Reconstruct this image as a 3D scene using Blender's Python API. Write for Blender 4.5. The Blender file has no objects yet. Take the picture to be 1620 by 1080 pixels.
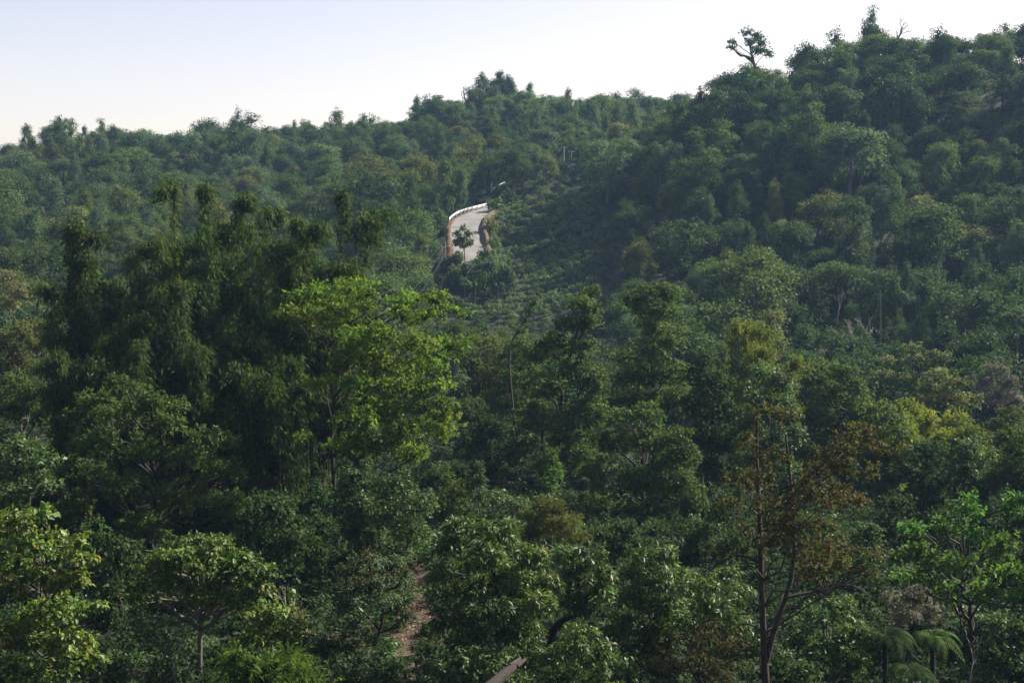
import bpy, math, random
import numpy as np
from mathutils import Vector

C = bpy.context.scene.collection
scene = bpy.context.scene
rng = np.random.default_rng(7)
random.seed(7)

# ------------------------------------------------------------------ camera
FPX = 2250.0                      # focal length in photo pixels (photo is 1620 wide)
PITCH = math.radians(4.83)        # the camera looks slightly down
cam_data = bpy.data.cameras.new('camera')
cam_data.sensor_width = 36.0
cam_data.lens = 50.0
cam_data.clip_start = 0.5
cam_data.clip_end = 6000.0
cam = bpy.data.objects.new('camera', cam_data)
C.objects.link(cam)
cam.location = (0, 0, 0)
cam.rotation_euler = (math.radians(90) - PITCH, 0, 0)
scene.camera = cam

# ------------------------------------------------------------------ sky, sun, exposure
SUN_AZ = math.radians(66)         # to the right of the view direction
SUN_EL = math.radians(40)
world = bpy.data.worlds.new('World')
scene.world = world
world.use_nodes = True
wn = world.node_tree
wn.nodes.clear()
sky = wn.nodes.new('ShaderNodeTexSky')
sky.sky_type = 'NISHITA'
sky.sun_disc = False
sky.sun_elevation = SUN_EL
sky.sun_rotation = SUN_AZ
sky.altitude = 2000
sky.air_density = 1.0
sky.dust_density = 7.0
sky.ozone_density = 1.0
bg = wn.nodes.new('ShaderNodeBackground')
bg.inputs['Strength'].default_value = 0.095
wo = wn.nodes.new('ShaderNodeOutputWorld')
tint = wn.nodes.new('ShaderNodeMix')          # a hazy, slightly milky sky, the same all round
tint.data_type = 'RGBA'; tint.blend_type = 'MULTIPLY'; tint.inputs[0].default_value = 1.0
tint.inputs[7].default_value = (1.27, 0.948, 0.805, 1)
wn.links.new(sky.outputs[0], tint.inputs[6])
wn.links.new(tint.outputs[2], bg.inputs[0])
wn.links.new(bg.outputs[0], wo.inputs[0])

sd = bpy.data.lights.new('sun', 'SUN')
sd.energy = 5.0
sd.angle = math.radians(0.6)
sd.color = (1.0, 0.95, 0.86)
sun = bpy.data.objects.new('sun', sd)
C.objects.link(sun)
sv = Vector((math.sin(SUN_AZ) * math.cos(SUN_EL), math.cos(SUN_AZ) * math.cos(SUN_EL), math.sin(SUN_EL)))
sun.rotation_euler = sv.to_track_quat('Z', 'Y').to_euler()
sun.location = sv * 800

scene.view_settings.view_transform = 'Standard'
scene.view_settings.look = 'None'
scene.view_settings.exposure = 1.30
scene.view_settings.gamma = 1.0
scene.view_settings.use_curve_mapping = False
scene.render.engine = 'CYCLES'
cy = scene.cycles
cy.max_bounces = 5
cy.diffuse_bounces = 1
cy.glossy_bounces = 2
cy.transmission_bounces = 3
cy.volume_bounces = 0
cy.use_denoising = True
cy.sample_clamp_indirect = 4.0
HAZE = 0.00013
HAZE_G = 0.2

# ------------------------------------------------------------------ helpers
def P(px, py, d):
    """World point at forward distance d seen at photo pixel (px, py); works on arrays."""
    u = (np.asarray(px, float) - 810) / FPX
    v = (540 - np.asarray(py, float)) / FPX
    fy = math.cos(PITCH) + v * math.sin(PITCH)
    fz = -math.sin(PITCH) + v * math.cos(PITCH)
    t = d / fy
    return np.stack(np.broadcast_arrays(u * t, np.asarray(d, float) + 0 * u, fz * t), axis=-1)

def proj(pts):
    """Photo pixel of world points n x 3."""
    pts = np.asarray(pts, float)
    x, y, z = pts[..., 0], pts[..., 1], pts[..., 2]
    dep = y * math.cos(PITCH) - z * math.sin(PITCH)
    up = y * math.sin(PITCH) + z * math.cos(PITCH)
    return 810 + FPX * x / dep, 540 - FPX * up / dep

def tag(o, label=None, cat=None, group=None, kind=None):
    if label: o['label'] = label
    if cat: o['category'] = cat
    if group: o['group'] = group
    if kind: o['kind'] = kind
    return o

def empty(name, loc, rz=0.0):
    o = bpy.data.objects.new(name, None)
    o.empty_display_size = 0.5
    C.objects.link(o)
    o.location = [float(v) for v in loc]
    o.rotation_euler = (0, 0, rz)
    return o

def link_mesh(name, me, parent=None, loc=(0, 0, 0)):
    o = bpy.data.objects.new(name, me)
    C.objects.link(o)
    o.location = [float(v) for v in loc]
    if parent is not None:
        o.parent = parent
    return o

def quads_mesh(name, verts, quads, mats, mat_idx=None):
    """Mesh of quads from numpy arrays."""
    me = bpy.data.meshes.new(name)
    verts = np.ascontiguousarray(verts, dtype=np.float32)
    quads = np.ascontiguousarray(quads, dtype=np.int32)
    n = len(quads)
    me.vertices.add(len(verts))
    me.vertices.foreach_set('co', verts.ravel())
    me.loops.add(n * 4)
    me.loops.foreach_set('vertex_index', quads.ravel())
    me.polygons.add(n)
    me.polygons.foreach_set('loop_start', np.arange(0, n * 4, 4, dtype=np.int32))
    for m in mats:
        me.materials.append(m)
    if mat_idx is not None:
        me.polygons.foreach_set('material_index', np.ascontiguousarray(mat_idx, dtype=np.int32))
    me.update(calc_edges=True)
    me.validate()
    return me

def tube(path, radii, sides=6, cap=True):
    """Tapered tube along a polyline: (verts, quads)."""
    path = np.asarray(path, float)
    n = len(path)
    tan = np.gradient(path, axis=0)
    tan /= np.linalg.norm(tan, axis=1, keepdims=True) + 1e-9
    ref = np.where(np.abs(tan[:, 2:3]) > 0.9, np.array([[1.0, 0, 0]]), np.array([[0, 0, 1.0]]))
    a = np.cross(tan, ref)
    a /= np.linalg.norm(a, axis=1, keepdims=True) + 1e-9
    b = np.cross(tan, a)
    ang = np.arange(sides) / sides * 2 * math.pi
    r = np.asarray(radii, float)[:, None, None]
    v = path[:, None, :] + r * (a[:, None, :] * np.cos(ang)[None, :, None] + b[:, None, :] * np.sin(ang)[None, :, None])
    v = v.reshape(-1, 3)
    i = np.arange(n - 1)[:, None] * sides
    j = np.arange(sides)[None, :]
    k = (np.arange(sides)[None, :] + 1) % sides
    q = np.stack([i + j, i + k, i + sides + k, i + sides + j], axis=-1).reshape(-1, 4)
    if cap and sides == 6:
        e = (n - 1) * sides
        q = np.concatenate([q, [[e, e + 1, e + 2, e + 3], [e, e + 3, e + 4, e + 5]]])
    return v, q

class QB:
    """Collects quads into one mesh."""
    def __init__(self):
        self.v, self.q, self.m, self.n = [], [], [], 0
    def add(self, v, q, m=0):
        v = np.asarray(v, float).reshape(-1, 3)
        q = np.asarray(q, int).reshape(-1, 4)
        self.v.append(v); self.q.append(q + self.n); self.m.append(np.full(len(q), m))
        self.n += len(v)
    def tube(self, path, radii, sides=6, m=0):
        self.add(*tube(path, radii, sides), m)
    def box(self, c, sx, sy, sz, rz=0.0, m=0):
        s = np.array([[-1, -1, -1], [1, -1, -1], [1, 1, -1], [-1, 1, -1], [-1, -1, 1], [1, -1, 1], [1, 1, 1], [-1, 1, 1]], float) * [sx / 2, sy / 2, sz / 2]
        cr, sr = math.cos(rz), math.sin(rz)
        s = np.stack([s[:, 0] * cr - s[:, 1] * sr, s[:, 0] * sr + s[:, 1] * cr, s[:, 2]], axis=1) + c
        self.add(s, [[0, 3, 2, 1], [4, 5, 6, 7], [0, 1, 5, 4], [1, 2, 6, 5], [2, 3, 7, 6], [3, 0, 4, 7]], m)
    def mesh(self, name, mats):
        if not self.v:
            return bpy.data.meshes.new(name)
        return quads_mesh(name, np.concatenate(self.v), np.concatenate(self.q), mats, np.concatenate(self.m))
    def obj(self, name, mats, parent=None, smooth=True):
        me = self.mesh(name, mats)
        if smooth:
            me.polygons.foreach_set('use_smooth', np.ones(len(me.polygons), dtype=bool))
        return link_mesh(name, me, parent)

def unit(a):
    return a / (np.linalg.norm(a, axis=-1, keepdims=True) + 1e-9)

def sphere_dirs(n, r=rng):
    return unit(r.normal(size=(n, 3)))

def bend_path(a, b, n=5, wob=0.06, rise=0.0):
    a = np.asarray(a, float); b = np.asarray(b, float)
    t = np.linspace(0, 1, n)[:, None]
    L = np.linalg.norm(b - a)
    p = a + (b - a) * t
    w = rng.normal(size=(n, 3)) * wob * L * np.sin(t * math.pi)
    p = p + w
    p[:, 2] += rise * L * np.sin(t[:, 0] * math.pi)
    return p

# ------------------------------------------------------------------ materials
def new_mat(name):
    m = bpy.data.materials.new(name)
    m.use_nodes = True
    nt = m.node_tree
    nt.nodes.clear()
    out = nt.nodes.new('ShaderNodeOutputMaterial')
    return m, nt, out

def leaf_mat(name, stops, trans=0.30, rough=0.65, spec=0.10, tcol=(1.5, 1.7, 0.7), hue_var=0.02, val_var=0.25):
    """Leaf: colour differs from leaf to leaf and a little from plant to plant; light shines through."""
    m, nt, out = new_mat(name)
    N, Lk = nt.nodes, nt.links
    geo = N.new('ShaderNodeNewGeometry')
    ramp = N.new('ShaderNodeValToRGB')
    els = ramp.color_ramp.elements
    while len(els) < len(stops):
        els.new(0.5)
    for e, (p, c) in zip(els, stops):
        e.position = p
        e.color = (*[q * 1.13 for q in c], 1)
    Lk.new(geo.outputs['Random Per Island'], ramp.inputs[0])
    oi = N.new('ShaderNodeObjectInfo')
    hsv = N.new('ShaderNodeHueSaturation')
    mh = N.new('ShaderNodeMapRange'); mh.inputs[3].default_value = 0.5 - hue_var; mh.inputs[4].default_value = 0.5 + hue_var
    mv = N.new('ShaderNodeMapRange'); mv.inputs[3].default_value = 1 - val_var; mv.inputs[4].default_value = 1 + val_var
    mul = N.new('ShaderNodeMath'); mul.operation = 'MULTIPLY'; mul.inputs[1].default_value = 7.31
    fr = N.new('ShaderNodeMath'); fr.operation = 'FRACT'
    Lk.new(oi.outputs['Random'], mh.inputs[0])
    Lk.new(oi.outputs['Random'], mul.inputs[0]); Lk.new(mul.outputs[0], fr.inputs[0]); Lk.new(fr.outputs[0], mv.inputs[0])
    Lk.new(mh.outputs[0], hsv.inputs['Hue']); Lk.new(mv.outputs[0], hsv.inputs['Value'])
    Lk.new(ramp.outputs[0], hsv.inputs['Color'])
    p = N.new('ShaderNodeBsdfPrincipled')
    p.inputs['Roughness'].default_value = rough
    p.inputs['Specular IOR Level'].default_value = spec
    Lk.new(hsv.outputs[0], p.inputs['Base Color'])
    t = N.new('ShaderNodeBsdfTranslucent')
    mx = N.new('ShaderNodeMix'); mx.data_type = 'RGBA'; mx.blend_type = 'MULTIPLY'; mx.inputs[0].default_value = 1.0
    mx.inputs[7].default_value = (*tcol, 1)
    Lk.new(hsv.outputs[0], mx.inputs[6]); Lk.new(mx.outputs[2], t.inputs[0])
    ms = N.new('ShaderNodeMixShader'); ms.inputs[0].default_value = trans
    Lk.new(p.outputs[0], ms.inputs[1]); Lk.new(t.outputs[0], ms.inputs[2]); Lk.new(ms.outputs[0], out.inputs[0])
    return m

def rough_mat(name, c1, c2, scale=3.0, rough=0.85, bump=0.3, c3=None, detail=6, stretch=(1, 1, 1), coords='Object'):
    m, nt, out = new_mat(name)
    N, Lk = nt.nodes, nt.links
    tc = N.new('ShaderNodeTexCoord')
    mp = N.new('ShaderNodeMapping'); mp.inputs['Scale'].default_value = stretch
    Lk.new(tc.outputs[coords], mp.inputs[0])
    nz = N.new('ShaderNodeTexNoise'); nz.inputs['Scale'].default_value = scale; nz.inputs['Detail'].default_value = detail
    nz.inputs['Roughness'].default_value = 0.65
    Lk.new(mp.outputs[0], nz.inputs['Vector'])
    rp = N.new('ShaderNodeValToRGB')
    rp.color_ramp.elements[0].position = 0.32; rp.color_ramp.elements[0].color = (*c1, 1)
    rp.color_ramp.elements[1].position = 0.68; rp.color_ramp.elements[1].color = (*c2, 1)
    if c3:
        e = rp.color_ramp.elements.new(0.55); e.color = (*c3, 1)
    Lk.new(nz.outputs['Fac'], rp.inputs[0])
    p = N.new('ShaderNodeBsdfPrincipled'); p.inputs['Roughness'].default_value = rough
    p.inputs['Specular IOR Level'].default_value = 0.25
    Lk.new(rp.outputs[0], p.inputs['Base Color'])
    if bump:
        bp = N.new('ShaderNodeBump'); bp.inputs['Strength'].default_value = bump; bp.inputs['Distance'].default_value = 0.08
        Lk.new(nz.outputs['Fac'], bp.inputs['Height']); Lk.new(bp.outputs[0], p.inputs['Normal'])
    Lk.new(p.outputs[0], out.inputs[0])
    return m

def S3(a, b, c, hi=None):
    s = [(0.0, a), (0.45, b), (0.85, c)]
    if hi: s += [(0.97, c), (0.982, hi)]
    return s

M = {}
M['mid'] = leaf_mat('leaf_mid_green', S3((.034, .058, .015), (.052, .082, .021), (.078, .108, .030)))
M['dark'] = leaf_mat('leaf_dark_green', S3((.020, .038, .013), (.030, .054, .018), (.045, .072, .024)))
M['grey'] = leaf_mat('leaf_grey_green', S3((.040, .068, .036), (.058, .090, .048), (.080, .115, .062)))
M['olive'] = leaf_mat('leaf_olive', S3((.050, .066, .018), (.078, .092, .024), (.110, .115, .034)))
M['gold'] = leaf_mat('blossom_golden', S3((.10, .105, .045), (.145, .14, .066), (.20, .18, .10)), trans=.25)
M['red'] = leaf_mat('leaf_red_brown', S3((.034, .028, .018), (.054, .036, .022), (.078, .048, .030)))
M['bright'] = leaf_mat('leaf_fresh_green', S3((.042, .076, .012), (.088, .134, .020), (.138, .190, .034)), trans=.4, tcol=(1.4, 1.6, .6))
M['lime'] = leaf_mat('leaf_light_green', S3((.046, .072, .022), (.068, .100, .030), (.095, .130, .042)))
M['fresh'] = leaf_mat('leaf_cool_fresh_green', S3((.042, .090, .022), (.062, .125, .030), (.090, .16, .042)), trans=.35)
M['bamboo'] = leaf_mat('leaf_bamboo', S3((.014, .030, .009), (.026, .047, .012), (.062, .086, .019), (.11, .085, .026)), trans=.35)
M['bamboo_yellow'] = leaf_mat('leaf_bamboo_yellow', S3((.055, .075, .012), (.085, .11, .018), (.13, .145, .026)), trans=.4)
M['glossy'] = leaf_mat('leaf_glossy', S3((.034, .058, .015), (.052, .086, .021), (.076, .115, .029), (.16, .15, .03)), rough=.48, spec=.3)
M['yellowgreen'] = leaf_mat('leaf_yellow_green', S3((.046, .078, .014), (.074, .116, .022), (.118, .158, .031), (.24, .17, .03)), rough=.5, spec=.22)
M['rust'] = leaf_mat('leaf_rust', S3((.028, .044, .014), (.046, .048, .017), (.080, .052, .022), (.13, .095, .045)), trans=.3)
M['silver'] = leaf_mat('leaf_silver', S3((.075, .075, .062), (.105, .098, .082), (.145, .13, .11)), trans=.2)
M['vine'] = leaf_mat('leaf_vine', S3((.032, .056, .018), (.050, .085, .027), (.074, .115, .040)), rough=.5, spec=.22)
M['frond'] = leaf_mat('leaf_dark_frond', S3((.013, .028, .008), (.021, .042, .011), (.033, .060, .015)), trans=.35, rough=.8, spec=.03)
M['fern'] = leaf_mat('leaf_fern', S3((.030, .070, .014), (.050, .100, .020), (.075, .13, .028)), trans=.4, rough=.75, spec=.05)
M['under'] = leaf_mat('leaf_undergrowth', S3((.010, .020, .008), (.017, .032, .012), (.030, .050, .018)))  # leaf colour darkened to stand in for shade in gaps between trees
M['coffee'] = leaf_mat('leaf_coffee', S3((.055, .086, .037), (.080, .120, .050), (.108, .152, .066)))
M['bark'] = rough_mat('bark_brown', (.028, .022, .017), (.075, .062, .050), scale=4, stretch=(3, 3, .7), bump=.5)
M['bark_dark'] = rough_mat('bark_dark', (.011, .009, .007), (.030, .025, .020), scale=4, stretch=(3, 3, .7), bump=.5)
M['bark_pale'] = rough_mat('bark_pale', (.065, .058, .050), (.16, .145, .128), scale=5, stretch=(3, 3, .8), bump=.4)
M['bark_red'] = rough_mat('bark_reddish', (.020, .016, .013), (.075, .058, .049), scale=5, stretch=(3, 3, .8), bump=.6)
M['culm'] = rough_mat('bamboo_culm', (.07, .075, .03), (.16, .15, .075), scale=2, rough=.5, bump=.0)
M['twig'] = rough_mat('dead_twig', (.20, .18, .155), (.38, .35, .31), scale=6, bump=.2)
M['wood'] = rough_mat('split_wood', (.025, .021, .017), (.11, .092, .075), scale=6, stretch=(5, 5, .8), bump=1.0, c3=(.06, .05, .04))
M['ground'] = rough_mat('forest_floor', (.010, .013, .006), (.034, .030, .016), scale=.6, bump=.4, c3=(.018, .021, .010), detail=9)
M['litter'] = rough_mat('leaf_litter', (.030, .021, .014), (.10, .066, .045), scale=3.0, bump=.6, c3=(.055, .037, .026), detail=10)
M['earth'] = rough_mat('orange_earth', (.09, .05, .025), (.20, .12, .063), scale=.9, bump=.7, c3=(.145, .083, .042), detail=9)
M['earth_cut'] = rough_mat('cut_earth', (.045, .033, .022), (.12, .082, .054), scale=.9, bump=.9, detail=9)
M['road'] = rough_mat('concrete_road', (.13, .127, .119), (.235, .225, .208), scale=.3, rough=.9, bump=.1, c3=(.19, .183, .171), detail=10)
M['rail'] = rough_mat('white_painted_rail', (.60, .61, .60), (.72, .73, .72), scale=1.2, rough=.45, bump=0)
M['rail_grey'] = rough_mat('grey_shaded_rail', (.25, .29, .30), (.34, .38, .39), scale=1.2, rough=.5, bump=0)  # plain grey of the upper rail; painted shade on the bend rail
M['pole'] = rough_mat('concrete_pole', (.20, .195, .18), (.32, .31, .29), scale=1.5, bump=.1)
M['wire'] = rough_mat('grey_wire', (.10, .105, .11), (.16, .165, .17), scale=1, rough=.4, bump=0)
M['litterleaf'] = leaf_mat('fallen_leaf', S3((.10, .058, .034), (.17, .105, .066), (.27, .18, .12)), trans=.1)

# ------------------------------------------------------------------ terrain
ROADPTS = np.array([(741, 421, 277), (743, 410, 282), (741, 395, 289), (736, 377, 296), (735, 361, 304), (742, 347, 311), (757, 337, 319), (774, 330, 327), (788, 325, 333)], float)
road_w = P(ROADPTS[:, 0], ROADPTS[:, 1], ROADPTS[:, 2])
def resample(p, n):
    """Catmull-Rom through the points, n samples."""
    p = np.asarray(p, float)
    q = np.vstack([2 * p[0] - p[1], p, 2 * p[-1] - p[-2]])
    ts = np.linspace(0, len(p) - 1 - 1e-6, n)
    i = ts.astype(int); t = (ts - i)[:, None]
    a, b, c, d = q[i], q[i + 1], q[i + 2], q[i + 3]
    return 0.5 * (2 * b + (c - a) * t + (2 * a - 5 * b + 4 * c - d) * t ** 2 + (3 * b - a - 3 * c + d) * t ** 3)
road_line = resample(road_w, 150)

_cp = []
def cp(px, d, z):
    _cp.append(((px - 810) / FPX * d, d, z))
for x in (-90, 0, 90):
    _cp.append((x, -40, 8)); _cp.append((x, 0, -2.4)); _cp.append((x, 15, -7))
for px in (-500, 300, 1200, 2100):
    cp(px, 30, -13.5)
for px in (-400, 200, 810, 1400, 2000):
    cp(px, 50, -19.3); cp(px, 70, -20.6); cp(px, 92, -21.4)
for d, zs in ((120, (-18.5, -19, -22.5, -25, -26)), (150, (-19, -20, -24, -28.5, -29)), (180, (-20, -22, -25.5, -30, -30.5)),
              (215, (-19, -20, -23.5, -22, -21)), (250, (-15, -17, -18.5, -9, -6))):
    for px, z in zip((-150, 350, 810, 1350, 1800), zs):
        cp(px, d, z)
for px, z in ((-100, -10), (150, -8.5), (400, -10), (640, -8), (850, -9), (1000, -2), (1200, 7), (1400, 12), (1620, 16), (1800, 18)):
    cp(px, 290, z)
for px, z in ((0, -4), (300, -5), (600, -2), (900, 6.5), (1010, 11), (1200, 22.5), (1380, 32), (1500, 33), (1640, 34), (1850, 38)):
    cp(px, 325, z)
for px, z in ((1130, 17), (1200, 23), (1380, 31), (1640, 33), (1850, 37)):
    cp(px, 350, z)
for px, z in ((1150, 10), (1300, 14), (1650, 18), (1850, 20)):
    cp(px, 400, z)
for px, z in ((-150, 0), (100, 3.5), (300, 3), (500, 4), (640, 7), (780, 12), (950, 16), (1080, 14)):
    cp(px, 375, z)
for px, z in ((-150, 8), (0, 13.5), (110, 20), (230, 17.5), (350, 18.5), (500, 20), (620, 21.5)):
    cp(px, 450, z)
for px, z in ((650, 27), (700, 31), (790, 38.5), (900, 32.5), (1000, 32.5), (1110, 33), (1250, 30)):
    cp(px, 480, z)
for px, z in ((-200, -2), (300, 4), (790, 18), (1200, 12), (1700, 0)):
    cp(px, 560, z)
for x in (-330, 0, 330):
    _cp.append((x, 690, -40))
_cp += [(-330, 200, -15), (-330, 400, 0), (330, 200, -10), (330, 330, 38), (330, 470, 5)]
CPT = np.array(_cp)
def _rbf_solve():
    n = len(CPT)
    K = np.linalg.norm(CPT[:, None, :2] - CPT[None, :, :2], axis=-1)
    A = np.zeros((n + 3, n + 3))
    A[:n, :n] = -K - np.eye(n) * 1.5
    A[:n, n] = 1; A[:n, n + 1:] = CPT[:, :2]
    A[n, :n] = 1; A[n + 1:, :n] = CPT[:, :2].T
    return np.linalg.solve(A, np.concatenate([CPT[:, 2], np.zeros(3)]))
_w = _rbf_solve()
def vnoise(x, y, s, seed):
    return (np.sin(x / s + seed) * np.sin(y / s * 1.13 + seed * 2.1) + np.sin((x + y) / s * .71 + seed * 3.3) * np.sin((x - y) / s * .83 + seed) ) * 0.5
def H(x, y):
    x = np.asarray(x, float); y = np.asarray(y, float)
    sh = x.shape
    x = x.ravel(); y = y.ravel()
    out = np.empty(len(x))
    for i in range(0, len(x), 8000):
        xx, yy = x[i:i + 8000], y[i:i + 8000]
        xc, yc = np.clip(xx, -330, 330), np.clip(yy, -40, 690)
        d = np.hypot(xc[:, None] - CPT[None, :, 0], yc[:, None] - CPT[None, :, 1])
        z = -d @ _w[:len(CPT)] + _w[len(CPT)] + xc * _w[len(CPT) + 1] + yc * _w[len(CPT) + 2]
        z += (vnoise(xx, yy, 9, 1.0) * .5 + vnoise(xx, yy, 23, 2.0) * .9) * np.clip((yy - 30) / 100, 0.15, 1)
        off = np.maximum(np.abs(xx) - 330, np.maximum(yy - 690, -40 - yy))
        z = z + (-46 - z) * np.clip(off / 500, 0, 1)
        dr = np.hypot(xx[:, None] - road_line[None, :, 0], yy[:, None] - road_line[None, :, 1])
        k = dr.argmin(1); dm = dr[np.arange(len(k)), k]
        w = np.clip((9.5 - dm) / 5.0, 0, 1); w = w * w * (3 - 2 * w)
        z = z * (1 - w) + (road_line[k, 2] - 0.35) * w
        out[i:i + 8000] = z
    return out.reshape(sh)

def build_terrain():
    xs = np.concatenate([[-1500, -1000, -700, -500, -420, -370], np.arange(-330, 331, 3.0), [370, 420, 500, 700, 1000, 1500]])
    ys = np.concatenate([[-1000, -600, -300, -150, -80], np.arange(-40, 600, 2.6), [605, 620, 640, 670, 700, 760, 850, 1000, 1250, 1500]])
    X, Y = np.meshgrid(xs, ys)
    Z = H(X, Y)
    v = np.stack([X, Y, Z], -1).reshape(-1, 3)
    nx, ny = len(xs), len(ys)
    i = (np.arange(ny - 1)[:, None] * nx + np.arange(nx - 1)[None, :]).ravel()
    q = np.stack([i, i + 1, i + nx + 1, i + nx], -1)
    me = quads_mesh('hillside', v, q, [M['ground']])
    me.polygons.foreach_set('use_smooth', np.ones(len(me.polygons), dtype=bool))
    tag(link_mesh('hillside', me), kind='structure', label='forest floor of the valley and the hills')
    return float(Z.min())
ZMIN = build_terrain()

# road, verge, cut bank
def ribbon(line, offs, name, mat, lift=0.0, dz=None, kind='structure'):
    line = np.asarray(line)
    t = unit(np.gradient(line[:, :2], axis=0))
    nrm = np.stack([t[:, 1], -t[:, 0]], -1)          # to the right of travel
    rows = []
    for j, o in enumerate(offs):
        oo = np.asarray(o, float) * np.ones(len(line))
        p = line.copy()
        p[:, :2] += nrm * oo[:, None]
        p[:, 2] += lift + (0 if dz is None else np.asarray(dz[j]))
        rows.append(p)
    v = np.stack(rows, 1).reshape(-1, 3)
    w = len(offs)
    i = (np.arange(len(line) - 1)[:, None] * w + np.arange(w - 1)[None, :]).ravel()
    q = np.stack([i, i + 1, i + w + 1, i + w], -1)
    b = QB(); b.add(v, q)
    return tag(b.obj(name, [mat]), kind=kind)
ribbon(road_line, [-3.0, -1.4, 0, 1.4, 3.0], 'road', M['road'], lift=0.05, dz=[-.05, 0, .04, 0, -.05])['label'] = 'pale concrete road bending up the hillside'
ns = len(road_line)
wob = lambda a, k: a * (np.sin(np.linspace(0, 17, ns) + k) * .5 + np.sin(np.linspace(0, 41, ns) + 2 * k) * .3)
ribbon(road_line, [-4.9 + wob(.5, 1), -4.0 + wob(.3, 2), -3.4, -2.95], 'earth_verge', M['earth'], dz=[-1.4 + wob(.3, 3), -.25 + wob(.2, 4), .02, -.02])
bank_h = 1.15 * np.clip(np.sin(np.linspace(-.3, math.pi, ns)), .25, 1)
ribbon(road_line, [2.95, 3.3, 3.7 + wob(.25, 2), 4.3 + wob(.3, 5), 5.2 + wob(.3, 7)], 'earth_bank', M['earth_cut'], dz=[-.02, .12 + wob(.05, 1), bank_h * .5 + wob(.1, 2), bank_h + wob(.15, 3), bank_h * .5 + wob(.2, 4) - .9])

# ------------------------------------------------------------------ foliage
def leaf_quads(pos, nrm, axis, L, W, mode='diamond'):
    """Verts, quads of leaves: base at pos, pointing along axis, facing nrm."""
    axis = unit(axis)
    nrm = unit(nrm - axis * (nrm * axis).sum(-1, keepdims=True))
    side = np.cross(axis, nrm)
    n = len(pos)
    L = np.broadcast_to(L, (n,))[:, None]; W = np.broadcast_to(W, (n,))[:, None]
    base = pos
    if mode == 'long':                  # two halves folded along a drooping midrib
        mid = pos + axis * L * .52 - nrm * W * .10
        tip = pos + axis * L * .97 - nrm * L * .16
        l = pos + axis * L * .45 - side * W * .5 + nrm * W * .12
        r = pos + axis * L * .45 + side * W * .5 + nrm * W * .12
        v = np.stack([base, l, tip, r, mid], 1).reshape(-1, 3)
        i = np.arange(n)[:, None] * 5
        q = np.concatenate([i + [0, 4, 2, 1], i + [0, 3, 2, 4]], 1).reshape(-1, 4)
        return v, q, 2
    fold = nrm * W * rng.uniform(-.12, .25, (n, 1))
    l = pos + axis * L * .45 - side * W * .5 + fold
    r = pos + axis * L * .45 + side * W * .5 + fold
    tip = pos + axis * L
    v = np.stack([base, r, tip, l], 1).reshape(-1, 3)
    q = np.arange(n * 4).reshape(-1, 4)
    return v, q, 1

def lobe_leaves(c, r, n, L, W, r2, centre=None, droop=.35, up=.45, jit=.26, mode='diamond', flat=.8, cluster=1, shell=(.5, 1.05)):
    """n leaves over an ellipsoidal lobe made of sub-clumps of radius r2. c, r: centre and radii."""
    c = np.asarray(c, float); r = np.asarray(r, float)
    S = 4 * math.pi * (((r[0] * r[1]) ** 1.6 + (r[0] * r[2]) ** 1.6 + (r[1] * r[2]) ** 1.6) / 3) ** (1 / 1.6)
    ns = int(np.clip(S / (r2 * r2 * 3.0), 4, 60))
    d = sphere_dirs(ns * 2)
    d = d[d[:, 2] > -.75][:ns]
    ns = len(d)
    sc = c + d * r * rng.uniform(.55, .98, (ns, 1))
    sr = r2 * rng.uniform(.6, 1.25, ns)
    nc = max(1, n // cluster); n = nc * cluster
    k = rng.choice(ns, nc, p=sr ** 2 / (sr ** 2).sum())
    ld = sphere_dirs(nc)
    ld[:, 2] = np.abs(ld[:, 2]) * np.where(rng.random(nc) < .72, 1, -1)
    rad = rng.uniform(*shell, (nc, 1))
    k, ld, rad = np.repeat(k, cluster), np.repeat(ld, cluster, 0), np.repeat(rad, cluster, 0)
    pos = sc[k] + ld * sr[k][:, None] * rad * [1, 1, flat]
    outw = ld * .7 + d[k] * .6
    nrm = unit(outw * .9 + np.array([0, 0, up]) + rng.normal(size=(n, 3)) * jit)
    ax = unit(rng.normal(size=(n, 3)) * .7 + outw * .6 - np.array([0, 0, droop]))
    if cluster > 1:
        pos = pos + ax * L * .12 + rng.normal(size=(n, 3)) * L * .16
        nrm = unit(nrm + rng.normal(size=(n, 3)) * .25)
    Ls = L * rng.uniform(.5, 1.4, n)
    return leaf_quads(pos, nrm, ax, Ls, Ls * (W / L) * rng.uniform(.8, 1.2, n), mode)

def fan_limb(qb, a, b, r0, r1, n=5, wob=.05, rise=.06, m=0, sides=6):
    p = bend_path(a, b, n, wob, rise)
    qb.tube(p, np.linspace(r0, r1, n), sides, m)
    return p

def inner_leaves(c, r, L, W, cover=1.4):
    """Larger shaded leaves deep inside a lobe, so that light does not pass straight through it."""
    c = np.asarray(c, float); r = np.asarray(r, float)
    n = int(np.clip(cover * math.pi * r[0] * r[2] / (L * W * .5), 8, 260))
    pos = c + sphere_dirs(n) * r * rng.uniform(.05, .62, (n, 1))
    v, q, _ = leaf_quads(pos, sphere_dirs(n), sphere_dirs(n), L * rng.uniform(.8, 1.2, n), W)
    return v, q

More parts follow.
